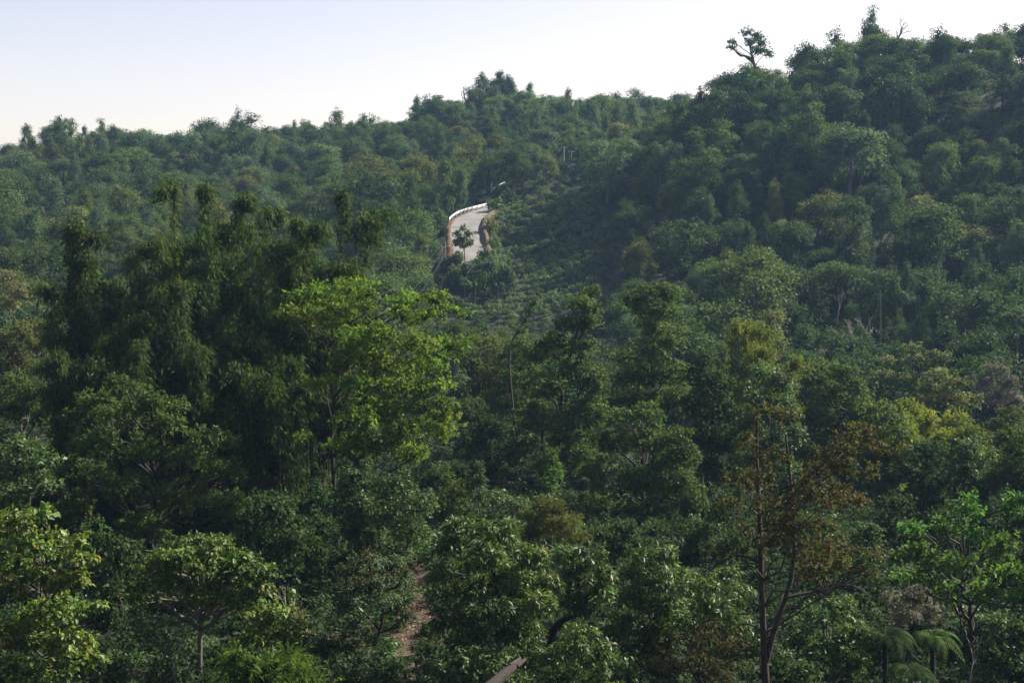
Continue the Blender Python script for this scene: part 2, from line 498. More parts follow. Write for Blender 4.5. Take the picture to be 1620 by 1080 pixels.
# ---- far trees: shared meshes, about 10 m tall, one per look and form
def far_tree_meshes(form, mats, seed, n=5000, L=.25, W=.165, r2=.8, tops=None, bark='bark'):
    global rng
    keep = rng
    rng = np.random.default_rng(seed)
    lobes = []
    if form == 'round':
        for i in range(rng.integers(8, 12)):
            a = i * 2.4 + rng.uniform(-.4, .4); rr = 2.5 * math.sqrt((i + .4) / 11)
            z = 8.0 - 1.5 * (rr / 2.5) ** 2 * 1.5 + rng.uniform(-.6, .6)
            s = rng.uniform(1.25, 2.0)
            lobes.append(((rr * math.cos(a), rr * math.sin(a), z), (s, s, s * .85)))
        for i in range(5):
            a = i * 1.26 + rng.uniform(-.4, .4); s = rng.uniform(1.1, 1.7)
            lobes.append(((2.6 * math.cos(a), 2.6 * math.sin(a), rng.uniform(3.4, 5)), (s, s, s)))
    elif form == 'tall':
        for i in range(11):
            z = 2.5 + i * .68; a = i * 2.4; rr = 1.3 * math.sin(math.pi * min(1, (i + 2.5) / 12)) + .2
            s = rng.uniform(.75, 1.5)
            lobes.append(((rr * math.cos(a), rr * math.sin(a), z), (s, s, s * 1.15)))
    elif form == 'umbrella':
        for i in range(10):
            a = i * 2.4 + rng.uniform(-.3, .3); rr = 3.3 * math.sqrt((i + .3) / 10)
            s = rng.uniform(1.1, 1.7)
            lobes.append(((rr * math.cos(a), rr * math.sin(a), 8.6 - .10 * rr ** 2 + rng.uniform(-.9, .6)), (s, s, s * .55)))
    else:                                   # irregular: a few uneven stacks
        for k in range(3):
            a = k * 2.1 + rng.uniform(-.5, .5); ox, oy = 1.5 * math.cos(a), 1.5 * math.sin(a); top = rng.uniform(6.5, 9.6)
            for i in range(4):
                s = rng.uniform(1.0, 1.75)
                lobes.append(((ox + rng.uniform(-.9, .9), oy + rng.uniform(-.9, .9), top - i * 1.6), (s, s, s * .9)))
    b = QB()
    vol = np.array([l[1][0] ** 2 for l in lobes])
    for (c, r), f in zip(lobes, vol / vol.sum()):
        b.add(*inner_leaves(c, np.array(r) * .85, .55, .4, 1.3), 0)
        v, q, _ = lobe_leaves(c, r, max(40, int(n * f)), L, W, r2 * rng.uniform(.7, 1.1))
        if tops is not None:
            vv = v.reshape(-1, 4, 3)
            cen = vv.mean(1)
            hi = ((cen[:, 2] - c[2]) / r[2] > rng.uniform(-.1, .9, len(cen)))
            b.add(vv[~hi].reshape(-1, 3), np.arange((~hi).sum() * 4).reshape(-1, 4), 0)
            b.add(vv[hi].reshape(-1, 3), np.arange(hi.sum() * 4).reshape(-1, 4), 1)
        else:
            b.add(v, q, 0)
    crown = b.mesh('crown', [M[m] for m in mats])
    t = QB()
    tp = bend_path((0, 0, -1.2), (rng.uniform(-.4, .4), rng.uniform(-.4, .4), 7.2), 6, .02)
    t.tube(tp, np.linspace(.26, .08, 6))
    for (c, r) in lobes[::2]:
        k = min(5, max(1, int((c[2] - 2.0) / 8.4 * 6)))
        fan_limb(t, tp[k] - [0, 0, .6], c, .09, .03, 4)
    trunk = t.mesh('trunk', [M[bark]])
    trunk.polygons.foreach_set('use_smooth', np.ones(len(trunk.polygons), dtype=bool))
    rng = keep
    return crown, trunk

LOOKS = {}
_seed = 100
for look, mats, tops, phrase, bark in (
        ('mid', ['mid'], None, 'mid green', 'bark'), ('dark', ['dark'], None, 'dark green', 'bark_dark'), ('grey', ['grey'], None, 'pale grey-green', 'bark_pale'),
        ('olive', ['olive'], None, 'olive green', 'bark'), ('gold', ['mid', 'gold'], True, 'golden-topped', 'bark'), ('red', ['red'], None, 'reddish brown', 'bark')):
    for form, fw in (('round', 'round'), ('tall', 'slender'), ('umbrella', 'flat-topped'), ('irregular', 'uneven')):
        reps = 2 if look in ('mid', 'dark', 'grey', 'olive') else 1
        if look in ('gold', 'red') and form in ('tall', 'umbrella'):
            continue
        for k in range(reps):
            _seed += 1
            LOOKS.setdefault((look, form), []).append((*far_tree_meshes(form, mats, _seed, tops=tops, bark=bark), phrase + ' ' + fw))

def far_tree(name, x, y, top_z=None, h=None, look='mid', form='round', width=None, k=0, z=None, lean=0.0):
    """One tree of the shared kinds: Empty > trunk, crown."""
    z0 = float(H(x, y)) if z is None else z
    if top_z is not None:
        h = top_z - z0
    crown, trunk, ph = LOOKS[(look, form)][k % len(LOOKS[(look, form)])]
    e = empty(name, (x, y, z0 - .1), random.uniform(0, 6.28))
    s = h / 9.9
    w = (width / 8.0) if width else s
    e.scale = (w, w, s)
    e.rotation_euler = (lean * random.uniform(-1, 1), lean * random.uniform(-1, 1), e.rotation_euler[2])
    t = link_mesh('trunk', trunk, e)
    c = link_mesh('crown', crown, e)
    c['kind'] = 'stuff'
    return e, ph

# ---- near trees: each with its own crown
NEAR = []          # (px, py, rx, ry, d) ellipses, for hiding tests further down
AREA_K = 1.62
def near_tree(name, label, cat, d, bx, lobes, mat, L=.2, W=None, dens=1.0, bark='bark', r0=.22, mode='diamond', group=None, r2=None,
              trunk_px=None, droop=.35, up=.42, tops=None, limbs=True, back=.35, jit=.28, base_py=None, flat=.8, limb_mul=1.0, stems=None):
    W = W or L * .55
    if d > 78: L, W = L * .84, W * .84
    if 98 < d < 135 and cat == 'tree':
        dens *= 1.2; lobes = [(a, b, c * 1.13, e * 1.1) for a, b, c, e in lobes]
    lob = np.array(lobes, float)
    x0, x1 = (lob[:, 0] - lob[:, 2]).min(), (lob[:, 0] + lob[:, 2]).max()
    y0, y1 = (lob[:, 1] - lob[:, 3]).min(), (lob[:, 1] + lob[:, 3]).max()
    cx, cyy, hw, hh = (x0 + x1) / 2, (y0 + y1) / 2, (x1 - x0) / 2, (y1 - y0) / 2
    mpp = d / FPX
    Rd = min(hw, hh * 1.2) * mpp
    bxw = (bx - 810) / FPX * d
    bz = float(H(bxw, d))
    root = empty(name, (bxw, d, bz))
    tag(root, label, cat, group)
    org = np.array([bxw, d, bz])
    wl = []
    for (px, py, rx, ry) in lobes:
        NEAR.append((px, py, rx, ry, d))
        u = (px - cx) / (hw + 1e-6); v = (py - cyy) / (hh + 1e-6)
        off = -math.sqrt(max(0.0, 1 - .8 * u * u - .8 * v * v)) * Rd * .75 + rng.normal() * .12 * Rd
        cpt = P(px, py, d + off)
        rr = np.array([rx, (rx + ry) / 2 * .95, ry]) * mpp * .86
        wl.append((cpt - org, rr, rx * ry, True))
        if rng.random() < back:
            cb = P(cx + (px - cx) * .82, cyy + (py - cyy) * .82 + 3, d - off * .9)
            wl.append((cb - org, rr * .9, rx * ry * .8, False))
    r2 = r2 or np.clip(.34 * np.median([w[1].mean() for w in wl]), .25, 1.0)
    leafarea = L * W * .5
    crown_q = QB()
    clumps = []
    wmats = [M[mat]] + ([M[tops]] if tops else [])
    for c, rr, a, front in wl:
        S = 4 * math.pi * rr[0] * rr[2]
        n = int(np.clip(S / leafarea * .55 * dens * AREA_K, 30, 6500))
        v, q, per = lobe_leaves(c, rr, n, L, W, r2, mode=mode, droop=droop, up=up, jit=jit, flat=flat, cluster=6)
        b = QB() if front else crown_q
        if dens > .6: b.add(*inner_leaves(c, rr * .85, L * 1.5, W * 1.6, 1.2), 0)
        if tops:
            nv = 5 if mode == 'long' else 4
            vv = v.reshape(-1, nv, 3)
            hi = ((vv[:, 0, 2] - c[2]) / rr[2] > rng.uniform(.1, 1.1, len(vv)))
            m = np.repeat(hi.astype(int), per)
            b.add(v, q, 0); b.m[-1] = m
        else:
            b.add(v, q, 0)
        if front:
            clumps.append((b, c))
    if not crown_q.v:
        crown_q = clumps.pop(0)[0]
    crown = crown_q.obj('crown', wmats, root, smooth=False); crown['kind'] = 'stuff'
    for b, c in clumps:
        f = b.obj('foliage_clump', wmats, crown, smooth=False); f['kind'] = 'stuff'
    # trunk and limbs
    t = QB()
    ctop = np.array([P(cx, y0 + .25 * (y1 - y0), d)]) [0] - org
    if trunk_px:
        pts = np.array([P(a, b, d) - org for a, b in trunk_px])
        pts = np.vstack([[0, 0, -.3] if pts[0, 2] > .2 else pts[0] - [0, 0, .5], pts])
        tp = resample(pts, 14)
    else:
        tp = bend_path((0, 0, -.3), ctop, 10, .02)
    t.tube(tp, np.linspace(r0, r0 * .28, len(tp)), 8)
    trunk = t.obj('trunk', [M[bark]], root)
    if limbs:
        for c, rr, a, front in wl:
            hgt = c[2]
            cand = np.nonzero(tp[:, 2] < hgt - .6 * np.linalg.norm(c[:2] - tp[:, :2], axis=1))[0]
            k = int(cand[-1]) if len(cand) else max(1, len(tp) // 3)
            k = min(k, len(tp) - 2)
            ln = np.linalg.norm(c - tp[k])
            lr = min(r0 * .5, .02 + .018 * ln) * limb_mul
            lb = QB()
            p = fan_limb(lb, tp[k], c + [0, 0, -.1 * rr[2]], lr, lr * .3, 6, .05, .03)
            for _ in range(3):
                e = c + sphere_dirs(1)[0] * rr * .8
                fan_limb(lb, p[rng.integers(2, 5)], e, lr * .45, lr * .15, 4, .07, .03, sides=4)
            lb.obj('limb', [M[bark]], trunk)
    if stems:
        for st, ra, rb in stems:
            pts = np.array([P(a, b, d) - org for a, b in st])
            sb = QB(); sp = resample(pts, 10); sb.tube(sp, np.linspace(ra, rb, 10), 7)
            sb.obj('limb', [M[bark]], trunk)
    return root, org

def bamboo(label, px, top, hw, d, base_py=None, n_culm=11, mat='bamboo', leaves=7000, L=.40, W=.075, lean=0.0, spread=1.0, stiff=.4, hang=.6, tip_spread=1.0, group='bamboo clumps', cat='bamboo', low=.12):
    mpp = d / FPX
    x = (px - 810) * mpp
    bz = float(H(x, d))
    org = np.array([x, d, bz])
    root = tag(empty('bamboo_clump', org), label, cat, group)
    topz = P(px, top, d)[2] - bz
    R = hw * mpp
    leaves = int(leaves * 2.0)
    hw = hw * 1.15; R = hw * mpp
    NEAR.append((px, top + 90, hw * .8, 90, d)); NEAR.append((px, top + 220, hw * .9, 90, d))
    allp, allw = [], []
    for i in range(n_culm):
        a = rng.uniform(0, 6.28); q = math.sqrt(rng.uniform(0, 1))
        h = topz * (1.0 if i == 0 else rng.uniform(.62, .98))
        b0 = np.array([math.cos(a) * q * .9, math.sin(a) * q * .9, -.3])
        dirv = np.array([math.cos(a), math.sin(a), 0]) * R * (.15 + .75 * q) * tip_spread
        if i == 0: dirv *= .2
        t = np.linspace(0, 1, 9)
        p = b0 + np.outer(t ** 2.2, dirv) + np.outer(t ** 1.5, [lean * R, 0, 0])
        p[:, 2] = -.3 + h * (t - .10 * stiff * t ** 4 * q)
        # arching tip
        tipd = unit(dirv + rng.normal(size=3) * [.4, .4, 0] * R + [1e-3, 0, 0])
        p = np.vstack([p, p[-1] + tipd * .8 + [0, 0, .12], p[-1] + tipd * 1.7 - [0, 0, .35]])
        rad = np.concatenate([np.linspace(.055, .014, 9), [.008, .004]])
        b = QB(); b.tube(p, rad, 5); b.obj('culm', [M['culm']], root)
        allp.append(p); allw.append(h)
    allw = np.array(allw) / sum(allw)
    nspray = max(60, leaves // 22)
    ck = rng.choice(n_culm, nspray, p=allw)
    tt = low + (1 - low) * rng.beta(1.6, 1.15, nspray)
    v_all = []
    pos_s = np.empty((nspray, 3)); out_s = np.empty((nspray, 3))
    for j in range(nspray):
        p = allp[ck[j]]; f = tt[j] * (len(p) - 1); i = min(int(f), len(p) - 2)
        c = p[i] + (p[i + 1] - p[i]) * (f - i)
        a = rng.uniform(0, 6.28); ww = spread * (R * .30 + .15) * (1.05 - tt[j] ** 3 * .75) * rng.uniform(.2, 1)
        o = np.array([math.cos(a), math.sin(a), 0])
        pos_s[j] = c + o * ww + [0, 0, .1 * ww]; out_s[j] = o
    k = rng.integers(0, nspray, leaves)
    pos = pos_s[k] + rng.normal(size=(leaves, 3)) * [.16, .16, .34]
    ax = unit(out_s[k] * .4 + rng.normal(size=(leaves, 3)) * .33 + [0, 0, -hang])
    nrm = unit(out_s[k] + rng.normal(size=(leaves, 3)) * .6 + [0, 0, .3])
    Ls = L * rng.uniform(.6, 1.35, leaves)
    v, q, _ = leaf_quads(pos, nrm, ax, Ls, Ls * W / L)
    b = QB(); b.add(v, q)
    ni = 2400                                 # dense leaves round the culms
    k = rng.integers(0, nspray, ni)
    pin = pos_s[k] * [.75, .75, 1] + rng.normal(size=(ni, 3)) * [.1, .1, .3]
    b.add(*leaf_quads(pin, sphere_dirs(ni), unit(rng.normal(size=(ni, 3)) * .5 - [0, 0, 1]), .5 * rng.uniform(.7, 1.2, ni), .17)[:2])
    f = b.obj('foliage', [M[mat]], root, smooth=False); f['kind'] = 'stuff'
    return root

def bare_branches(qb, a, direction, length, r, depth, spread=.55):
    a = np.asarray(a, float)
    b = a + unit(np.asarray(direction, float)) * length
    p = bend_path(a, b, 5, .05, 0)
    qb.tube(p, np.linspace(r, r * .55, 5), 5)
    if depth <= 0: return
    for _ in range(rng.integers(2, 4)):
        k = rng.integers(2, 5)
        d = unit(unit(np.asarray(direction, float)) + rng.normal(size=3) * spread + [0, 0, .15])
        bare_branches(qb, p[k], d, length * rng.uniform(.5, .75), r * .5, depth - 1, spread)

def dead_tree(label, px, top, d, depth=4, mat='twig', r=.12, lean=0.0, base=None, spread=.5, group=None):
    mpp = d / FPX
    x = (px - 810) * mpp
    z0 = float(H(x, d)) if base is None else P(px, base, d)[2]
    h = P(px, top, d)[2] - z0
    root = tag(empty('dead_tree', (x, d, z0)), label, 'tree', group)
    t = QB()
    tp = bend_path((0, 0, -.2), (lean * h, 0, h * .62), 8, .02)
    t.tube(tp, np.linspace(r, r * .5, 8), 6)
    trunk = t.obj('trunk', [M[mat]], root)
    for i in range(6):
        k = rng.integers(3, 8)
        b = QB()
        a = rng.uniform(0, 6.28)
        bare_branches(b, tp[k], (math.cos(a) * .6 + lean, math.sin(a) * .6, .9), h * .2, r * .35, depth - 2, spread)
        b.obj('branch', [M[mat]], trunk)
    return root

def shrub(label, px, py, rx, ry, d, mat, name='shrub', L=.16, W=None, dens=.8, group=None, mode='diamond', n=5, **kw):
    """A bush: lobes round (px, py) sharing one base."""
    lobes = [(px, py - ry * .35, rx * .55, ry * .6)]
    for i in range(n):
        a = i / n * 6.28 + .5
        lobes.append((px + math.cos(a) * rx * .5, py + math.sin(a) * ry * .42 + ry * .1, rx * .5, ry * .48))
    return near_tree(name, label, 'shrub', d, px, lobes, mat, L=L, W=W, dens=dens, r0=.06, mode=mode, group=group, **kw)


# ------------------------------------------------------------------ guardrail, poles, wires by the road
def guardrail(label, pts, h, mats, thick=.10, post_gap=1, beam_h=.62):
    w = [P(a, b, d) for a, b, d in pts]
    root = tag(empty('guardrail', w[0] - [0, 0, h]), label, 'guardrail')
    o = np.array(root.location)
    for i in range(len(w) - 1):
        a, b = w[i] - o, w[i + 1] - o
        q = QB()
        dirv = unit((b - a)[None])[0]; sd = unit(np.cross(dirv, [0, 0, 1])[None])[0]; up = np.cross(sd, dirv)
        prof = [(-.5, 0), (-.25, .6), (0, .15), (.25, .6), (.5, 0), (.5, -.5), (-.5, -.5)]      # W-shaped face
        ring = lambda c: np.array([c + up * beam_h * y + sd * thick * x for y, x in prof])
        g = dirv * .03
        v = np.vstack([ring(a + g), ring(b - g)]); n = len(prof)
        q.add(v, [[j, (j + 1) % n, n + (j + 1) % n, n + j] for j in range(n)] + [[0, 1, 2, 6], [2, 3, 4, 6], [6, 4, 5, 6], [n + 1, n, n + 6, n + 2], [n + 3, n + 2, n + 6, n + 4]])
        q.obj('beam', [M[mats[i % len(mats)]]], root, smooth=False)
    for i in range(len(w)):
        a = w[i] - o
        q = QB(); q.box(a - [0, 0, h / 2 + .1] + np.array([.0, .14, 0]), .14, .14, h + .15, m=0)
        q.obj('post', [M['rail']], root, smooth=False)
    return root
gl = resample([(711, 346, 308.5), (719, 339, 312), (729, 334, 315), (738, 331, 318), (748, 328.5, 321.5), (760, 325.5, 326), (772, 322.5, 331)], 10)
guardrail('white roadside guardrail along the outer edge of the road bend', gl, .95, ['rail', 'rail', 'rail', 'rail_grey', 'rail_grey', 'rail_grey', 'rail', 'rail', 'rail'], beam_h=.46)  # middle beams of the white rail: shade put into their colour
gl = resample([(767, 317, 341), (774, 307, 346), (782, 298, 350), (790, 293, 354), (799, 288, 358)], 7)
guardrail('thin grey guardrail climbing between the trees above the road bend', gl, .95, ['rail_grey'], beam_h=.35)

def pole(label, px, top, base, d, r=.11, arms=True, group=None):
    a, b = P(px, base, d), P(px, top, d)
    root = tag(empty('utility_pole', a), label, 'pole', group)
    h = b[2] - a[2]
    q = QB(); q.tube([(0, 0, -1.5), (0, 0, h * .5), (0, 0, h)], [r, r * .85, r * .65], 8); q.obj('shaft', [M['pole']], root)
    if arms:
        q = QB(); q.box((0, -.12, h - .45), 1.7, .10, .12, 0); q.obj('crossarm', [M['pole']], root, smooth=False)
        for x in (-.75, 0, .75):
            q = QB(); q.tube([(x, -.12, h - .39), (x, -.12, h - .25), (x, -.12, h - .12)], [.04, .07, .03], 6); q.obj('insulator', [M['pole']], root)
    return b
pA = pole('pale utility pole of the pair standing below the road bend, nearer the road', 705, 386, 440, 283)
pA2 = pole('pale utility pole of the pair standing below the road bend, farther from the road', 699, 388, 446, 281)
pB = pole('tall pale utility pole among the trees high above the plantation', 892, 231, 272, 372, r=.2)
pB2 = pole('thin grey utility pole just behind the tall pale one above the plantation', 904, 238, 268, 380, r=.13)
pC = pole('short utility pole beside the upper guardrail above the road bend', 781, 296, 322, 352, r=.12, arms=False)
pD = P(560, 505, 150)
def wire(label, a, b, sag, r=.013):
    t = np.linspace(0, 1, 24)[:, None]
    p = np.asarray(a) + (np.asarray(b) - a) * t
    p[:, 2] -= sag * 4 * t[:, 0] * (1 - t[:, 0])
    root = p[0].copy()
    q = QB(); q.tube(p - root, np.full(24, r), 4)
    o = q.obj('power_line', [M['wire']]); o.location = root
    tag(o, label, 'power line', 'power lines over the valley')
wire('uppermost power line running down from the pole pair to the valley', pA + [-.7, 0, 0], P(545, 492, 150), 1.6)
wire('middle power line running down from the pole pair to the valley', pA + [0, 0, 0], P(566, 512, 150), 2.4)
wire('lowest power line running down from the pole pair to the valley', pA + [.7, 0, -.1], P(583, 520, 150), 2.6)
wire('upper power line rising from the road bend to the tall pale pole', pA + [-.6, 0, .1], pB + [-.7, 0, -.3], 4.2, .014)
wire('lower power line rising from the road bend to the tall pale pole', pA + [.7, 0, 0], pB + [.7, 0, -.5], 5.2, .014)

# ------------------------------------------------------------------ trees of the foreground
T = near_tree
T('broadleaf_tree', 'layered yellow-green tree filling the lower left corner of the view', 'tree', 58, 66,
  [(20, 822, 46, 30), (70, 812, 32, 14), (105, 850, 38, 16), (40, 868, 60, 28), (125, 882, 34, 16), (30, 918, 70, 26), (110, 918, 46, 20), (75, 968, 70, 26), (148, 962, 26, 14), (20, 1010, 60, 30), (105, 1015, 56, 28), (140, 1050, 34, 20), (30, 1060, 55, 28), (85, 1085, 60, 26)],
  'yellowgreen', L=.24, W=.13, mode='long', droop=.85, dens=1.3, bark='bark', r0=.13, flat=.6)
T('broadleaf_tree', 'umbrella-shaped yellow-flecked tree on a bare pale trunk with fanning branches', 'tree', 62, 315,
  [(300, 858, 36, 18), (345, 862, 42, 18), (262, 880, 34, 16), (238, 896, 22, 12), (385, 885, 34, 18), (420, 906, 22, 14), (315, 892, 60, 20), (222, 928, 24, 14), (270, 918, 36, 18), (370, 912, 48, 20), (405, 932, 34, 16), (330, 928, 40, 14), (300, 945, 26, 12), (240, 946, 30, 12), (345, 880, 60, 18), (290, 880, 50, 18), (350, 945, 44, 14), (215, 945, 22, 12), (390, 950, 40, 14)],
  'yellowgreen', L=.23, W=.13, mode='long', droop=.9, dens=1.3, bark='bark_pale', r0=.17, flat=.6, trunk_px=[(316, 1100), (316, 1050), (317, 1000), (318, 960), (313, 925)], limb_mul=1.25,
  stems=[([(318, 985), (335, 965), (355, 938), (375, 915)], .075, .03), ([(317, 965), (302, 945), (288, 925)], .06, .025)])
T('broadleaf_tree', 'low leafy tree with golden-brown tips right under the umbrella-shaped tree', 'tree', 65, 420,
  [(400, 972, 40, 20), (438, 968, 26, 16), (420, 1000, 45, 20), (455, 1000, 26, 22), (392, 1025, 40, 24), (440, 1035, 40, 24), (462, 1050, 22, 22), (400, 1065, 45, 24)],
  'yellowgreen', L=.23, W=.13, mode='long', droop=.8, dens=1.3, bark='bark', r0=.1, flat=.6, tops=None)
T('flowering_tree', 'small tree topped with brownish blossom beside the umbrella-shaped tree', 'tree', 67, 462,
  [(458, 966, 18, 13), (472, 985, 16, 14), (480, 1010, 14, 16), (455, 990, 18, 14)], 'olive', L=.13, dens=1.0, r0=.07, tops='gold')
T('broadleaf_tree', 'thin grey-leaved tree with twiggy crown in front of the pale trunk', 'tree', 60, 270,
  [(235, 985, 34, 16), (268, 992, 34, 18), (290, 1012, 26, 18), (240, 1015, 36, 20), (275, 1040, 30, 20)], 'grey', L=.11, dens=.45, bark='bark_pale', r0=.06, limb_mul=1.3)
bamboo('bright grass-green young bamboo tuft at the foot of the umbrella-shaped tree', 408, 1040, 26, 52, n_culm=9, mat='fern', leaves=3200, L=.34, W=.045, hang=.15, low=.5)
T('broadleaf_tree', 'small rusty-tipped tree leaning over the bare leaf-littered slope', 'tree', 66, 590,
  [(578, 888, 34, 18), (615, 888, 26, 16), (545, 905, 24, 16), (560, 928, 38, 20), (600, 920, 36, 20), (640, 912, 20, 14), (600, 948, 44, 20), (545, 960, 26, 24), (648, 945, 18, 14), (560, 990, 32, 24), (640, 975, 22, 16), (555, 1035, 32, 26)],
  'grey', L=.13, W=.075, dens=.75, bark='bark_dark', r0=.13, tops='rust', trunk_px=[(588, 1075), (592, 1040), (600, 1000), (608, 965), (602, 930)])
shrub('pale fresh shrub at the foot of the small rusty-tipped tree', 602, 1050, 24, 34, 64, 'vine', L=.14)
T('broadleaf_tree', 'big glossy tree with long drooping leaves in the middle of the foreground', 'tree', 60, 785,
  [(742, 832, 40, 22), (790, 842, 42, 24), (712, 858, 28, 24), (838, 880, 36, 28), (765, 878, 56, 30), (700, 905, 24, 28), (870, 918, 22, 24), (805, 915, 56, 32), (735, 935, 46, 30), (850, 955, 36, 28), (782, 968, 50, 30), (715, 975, 36, 28), (820, 1000, 46, 26), (750, 1010, 46, 26)],
  'glossy', L=.27, W=.085, mode='long', droop=.95, dens=1.3, r0=.2, bark='bark_dark', jit=.65)
T('broadleaf_tree', 'glossy tree with a yellow leaf patch on a thick dark slanting branch', 'tree', 64, 880,
  [(900, 875, 26, 16), (936, 878, 28, 20), (956, 905, 20, 20), (912, 908, 38, 24), (945, 935, 30, 22), (900, 940, 26, 18), (920, 958, 34, 16)],
  'glossy', L=.27, W=.085, mode='long', droop=.95, dens=1.3, r0=.16, bark='bark_dark', trunk_px=[(862, 1060), (872, 1005), (892, 982), (915, 968), (930, 935)],
  stems=[([(868, 1010), (885, 985), (910, 972), (940, 965)], .2, .1)])
T('broadleaf_tree', 'glossy long-leaved tree just right of the dark slanting branch', 'tree', 66, 1035,
  [(1015, 880, 26, 16), (1050, 882, 30, 20), (998, 908, 24, 22), (1040, 918, 42, 26), (1078, 915, 26, 24), (1010, 950, 36, 26), (1060, 960, 38, 28), (990, 985, 34, 26), (1040, 1000, 40, 28)],
  'glossy', L=.26, W=.08, mode='long', droop=.95, dens=1.3, r0=.15)
T('shrub', 'dark glossy shrub below the big glossy tree', 'shrub', 57, 770, [(735, 1045, 40, 24), (785, 1040, 40, 22), (760, 1075, 55, 26), (690, 1060, 34, 26)], 'vine', L=.2, W=.08, mode='long', droop=.7, dens=.8, r0=.06)
T('shrub', 'glossy shrub right of the broken log', 'shrub', 57, 890, [(860, 1040, 30, 20), (900, 1025, 40, 22), (945, 1035, 40, 26), (890, 1070, 50, 26), (950, 1080, 46, 26), (920, 1000, 30, 16)], 'glossy', L=.22, W=.08, mode='long', droop=.8, dens=.8, r0=.06)
T('shrub', 'light green long-leaved bush left of the forked reddish trunk', 'shrub', 63, 1120, [(1105, 925, 34, 22), (1145, 905, 30, 20), (1170, 940, 28, 26), (1120, 960, 42, 26), (1085, 985, 34, 26), (1160, 985, 36, 26)], 'glossy', L=.25, W=.075, mode='long', droop=.8, dens=.85, r0=.07)

# the tall rusty tree with its forked trunk
T('broadleaf_tree', 'tall sparse rust-coloured tree on a forked reddish trunk', 'tree', 55, 1212,
  [(1355, 690, 36, 20), (1385, 712, 20, 16), (1318, 722, 44, 20), (1352, 742, 46, 24), (1288, 752, 38, 22), (1330, 790, 56, 26), (1225, 800, 46, 22), (1275, 825, 46, 24), (1165, 838, 24, 14), (1250, 862, 56, 26), (1310, 870, 40, 24), (1195, 865, 30, 20), (1388, 888, 26, 12), (1368, 906, 40, 12), (1205, 648, 24, 12), (1242, 655, 18, 16), (1280, 780, 36, 20), (1185, 700, 26, 18), (1225, 720, 30, 20), (1170, 760, 26, 18), (1200, 760, 34, 22), (1150, 800, 26, 16), (1230, 830, 40, 22), (1140, 870, 24, 14), (1290, 905, 40, 18)],
  'rust', L=.14, W=.08, dens=.54, bark='bark_red', r0=.18, limb_mul=.5, trunk_px=[(1212, 1110), (1210, 1050), (1207, 980), (1204, 900), (1201, 800), (1197, 720), (1198, 640)],
  stems=[([(1212, 1045), (1228, 985), (1248, 930), (1258, 860), (1252, 770), (1243, 690)], .13, .04), ([(1205, 890), (1170, 878), (1140, 888), (1120, 905)], .07, .03), ([(1240, 945), (1290, 935), (1345, 925), (1380, 945)], .06, .02),
         ([(1204, 900), (1185, 915), (1165, 912)], .04, .02), ([(1208, 1000), (1180, 985), (1150, 1000), (1110, 1012)], .05, .02)])
T('broadleaf_tree', 'yellowish feathery tree just behind the fork of the reddish trunk', 'tree', 66, 1310, [(1305, 835, 24, 18), (1322, 858, 26, 20), (1300, 880, 30, 22), (1330, 890, 24, 20), (1290, 905, 28, 18)], 'olive', L=.13, dens=.8, r0=.08)
T('shrub', 'rust-coloured twiggy shrub low against the reddish trunk', 'shrub', 54, 1120, [(1090, 1010, 34, 20), (1130, 1000, 36, 22), (1160, 1025, 30, 22), (1100, 1050, 44, 24), (1150, 1065, 40, 22), (1050, 1045, 32, 22)], 'rust', L=.13, dens=.5, r0=.06, bark='bark_red', limb_mul=1.5)
T('shrub', 'mid green shrub right of the reddish trunk base', 'shrub', 58, 1310, [(1290, 975, 34, 24), (1330, 965, 34, 26), (1350, 1000, 34, 28), (1300, 1025, 40, 30), (1260, 1010, 26, 26), (1345, 1050, 40, 28), (1270, 1065, 36, 26)], 'vine', L=.17, W=.075, mode='long', dens=.75, r0=.06)
T('shrub', 'pale flowering shrub between the rusty tree and the bright leafy tree', 'shrub', 62, 1440, [(1420, 950, 26, 18), (1452, 945, 26, 20), (1470, 970, 24, 18), (1430, 978, 34, 18)], 'silver', L=.11, dens=.7, r0=.05)
T('broadleaf_tree', 'bright green leafy tree with pointed lobes by the right edge', 'tree', 68, 1555,
  [(1530, 800, 20, 28), (1448, 838, 18, 20), (1487, 828, 16, 16), (1606, 800, 22, 32), (1540, 842, 30, 22), (1450, 872, 30, 18), (1418, 880, 20, 14), (1585, 862, 28, 24), (1480, 890, 34, 20), (1528, 893, 34, 24), (1590, 905, 34, 24), (1448, 918, 34, 18), (1500, 930, 38, 18), (1560, 938, 38, 20), (1618, 945, 26, 22)],
  'fresh', L=.23, W=.14, dens=.85, bark='bark', r0=.13, r2=.42, stems=[([(1500, 1060), (1490, 1000), (1478, 960)], .07, .04), ([(1525, 1060), (1522, 1000), (1515, 950)], .07, .04)], limb_mul=1.1)
T('shrub', 'dense green shrub in the lower right corner of the view', 'shrub', 60, 1590, [(1585, 985, 34, 20), (1620, 1000, 30, 26), (1570, 1025, 36, 26), (1610, 1050, 40, 30), (1560, 1070, 36, 26)], 'vine', L=.16, dens=.7, r0=.05)

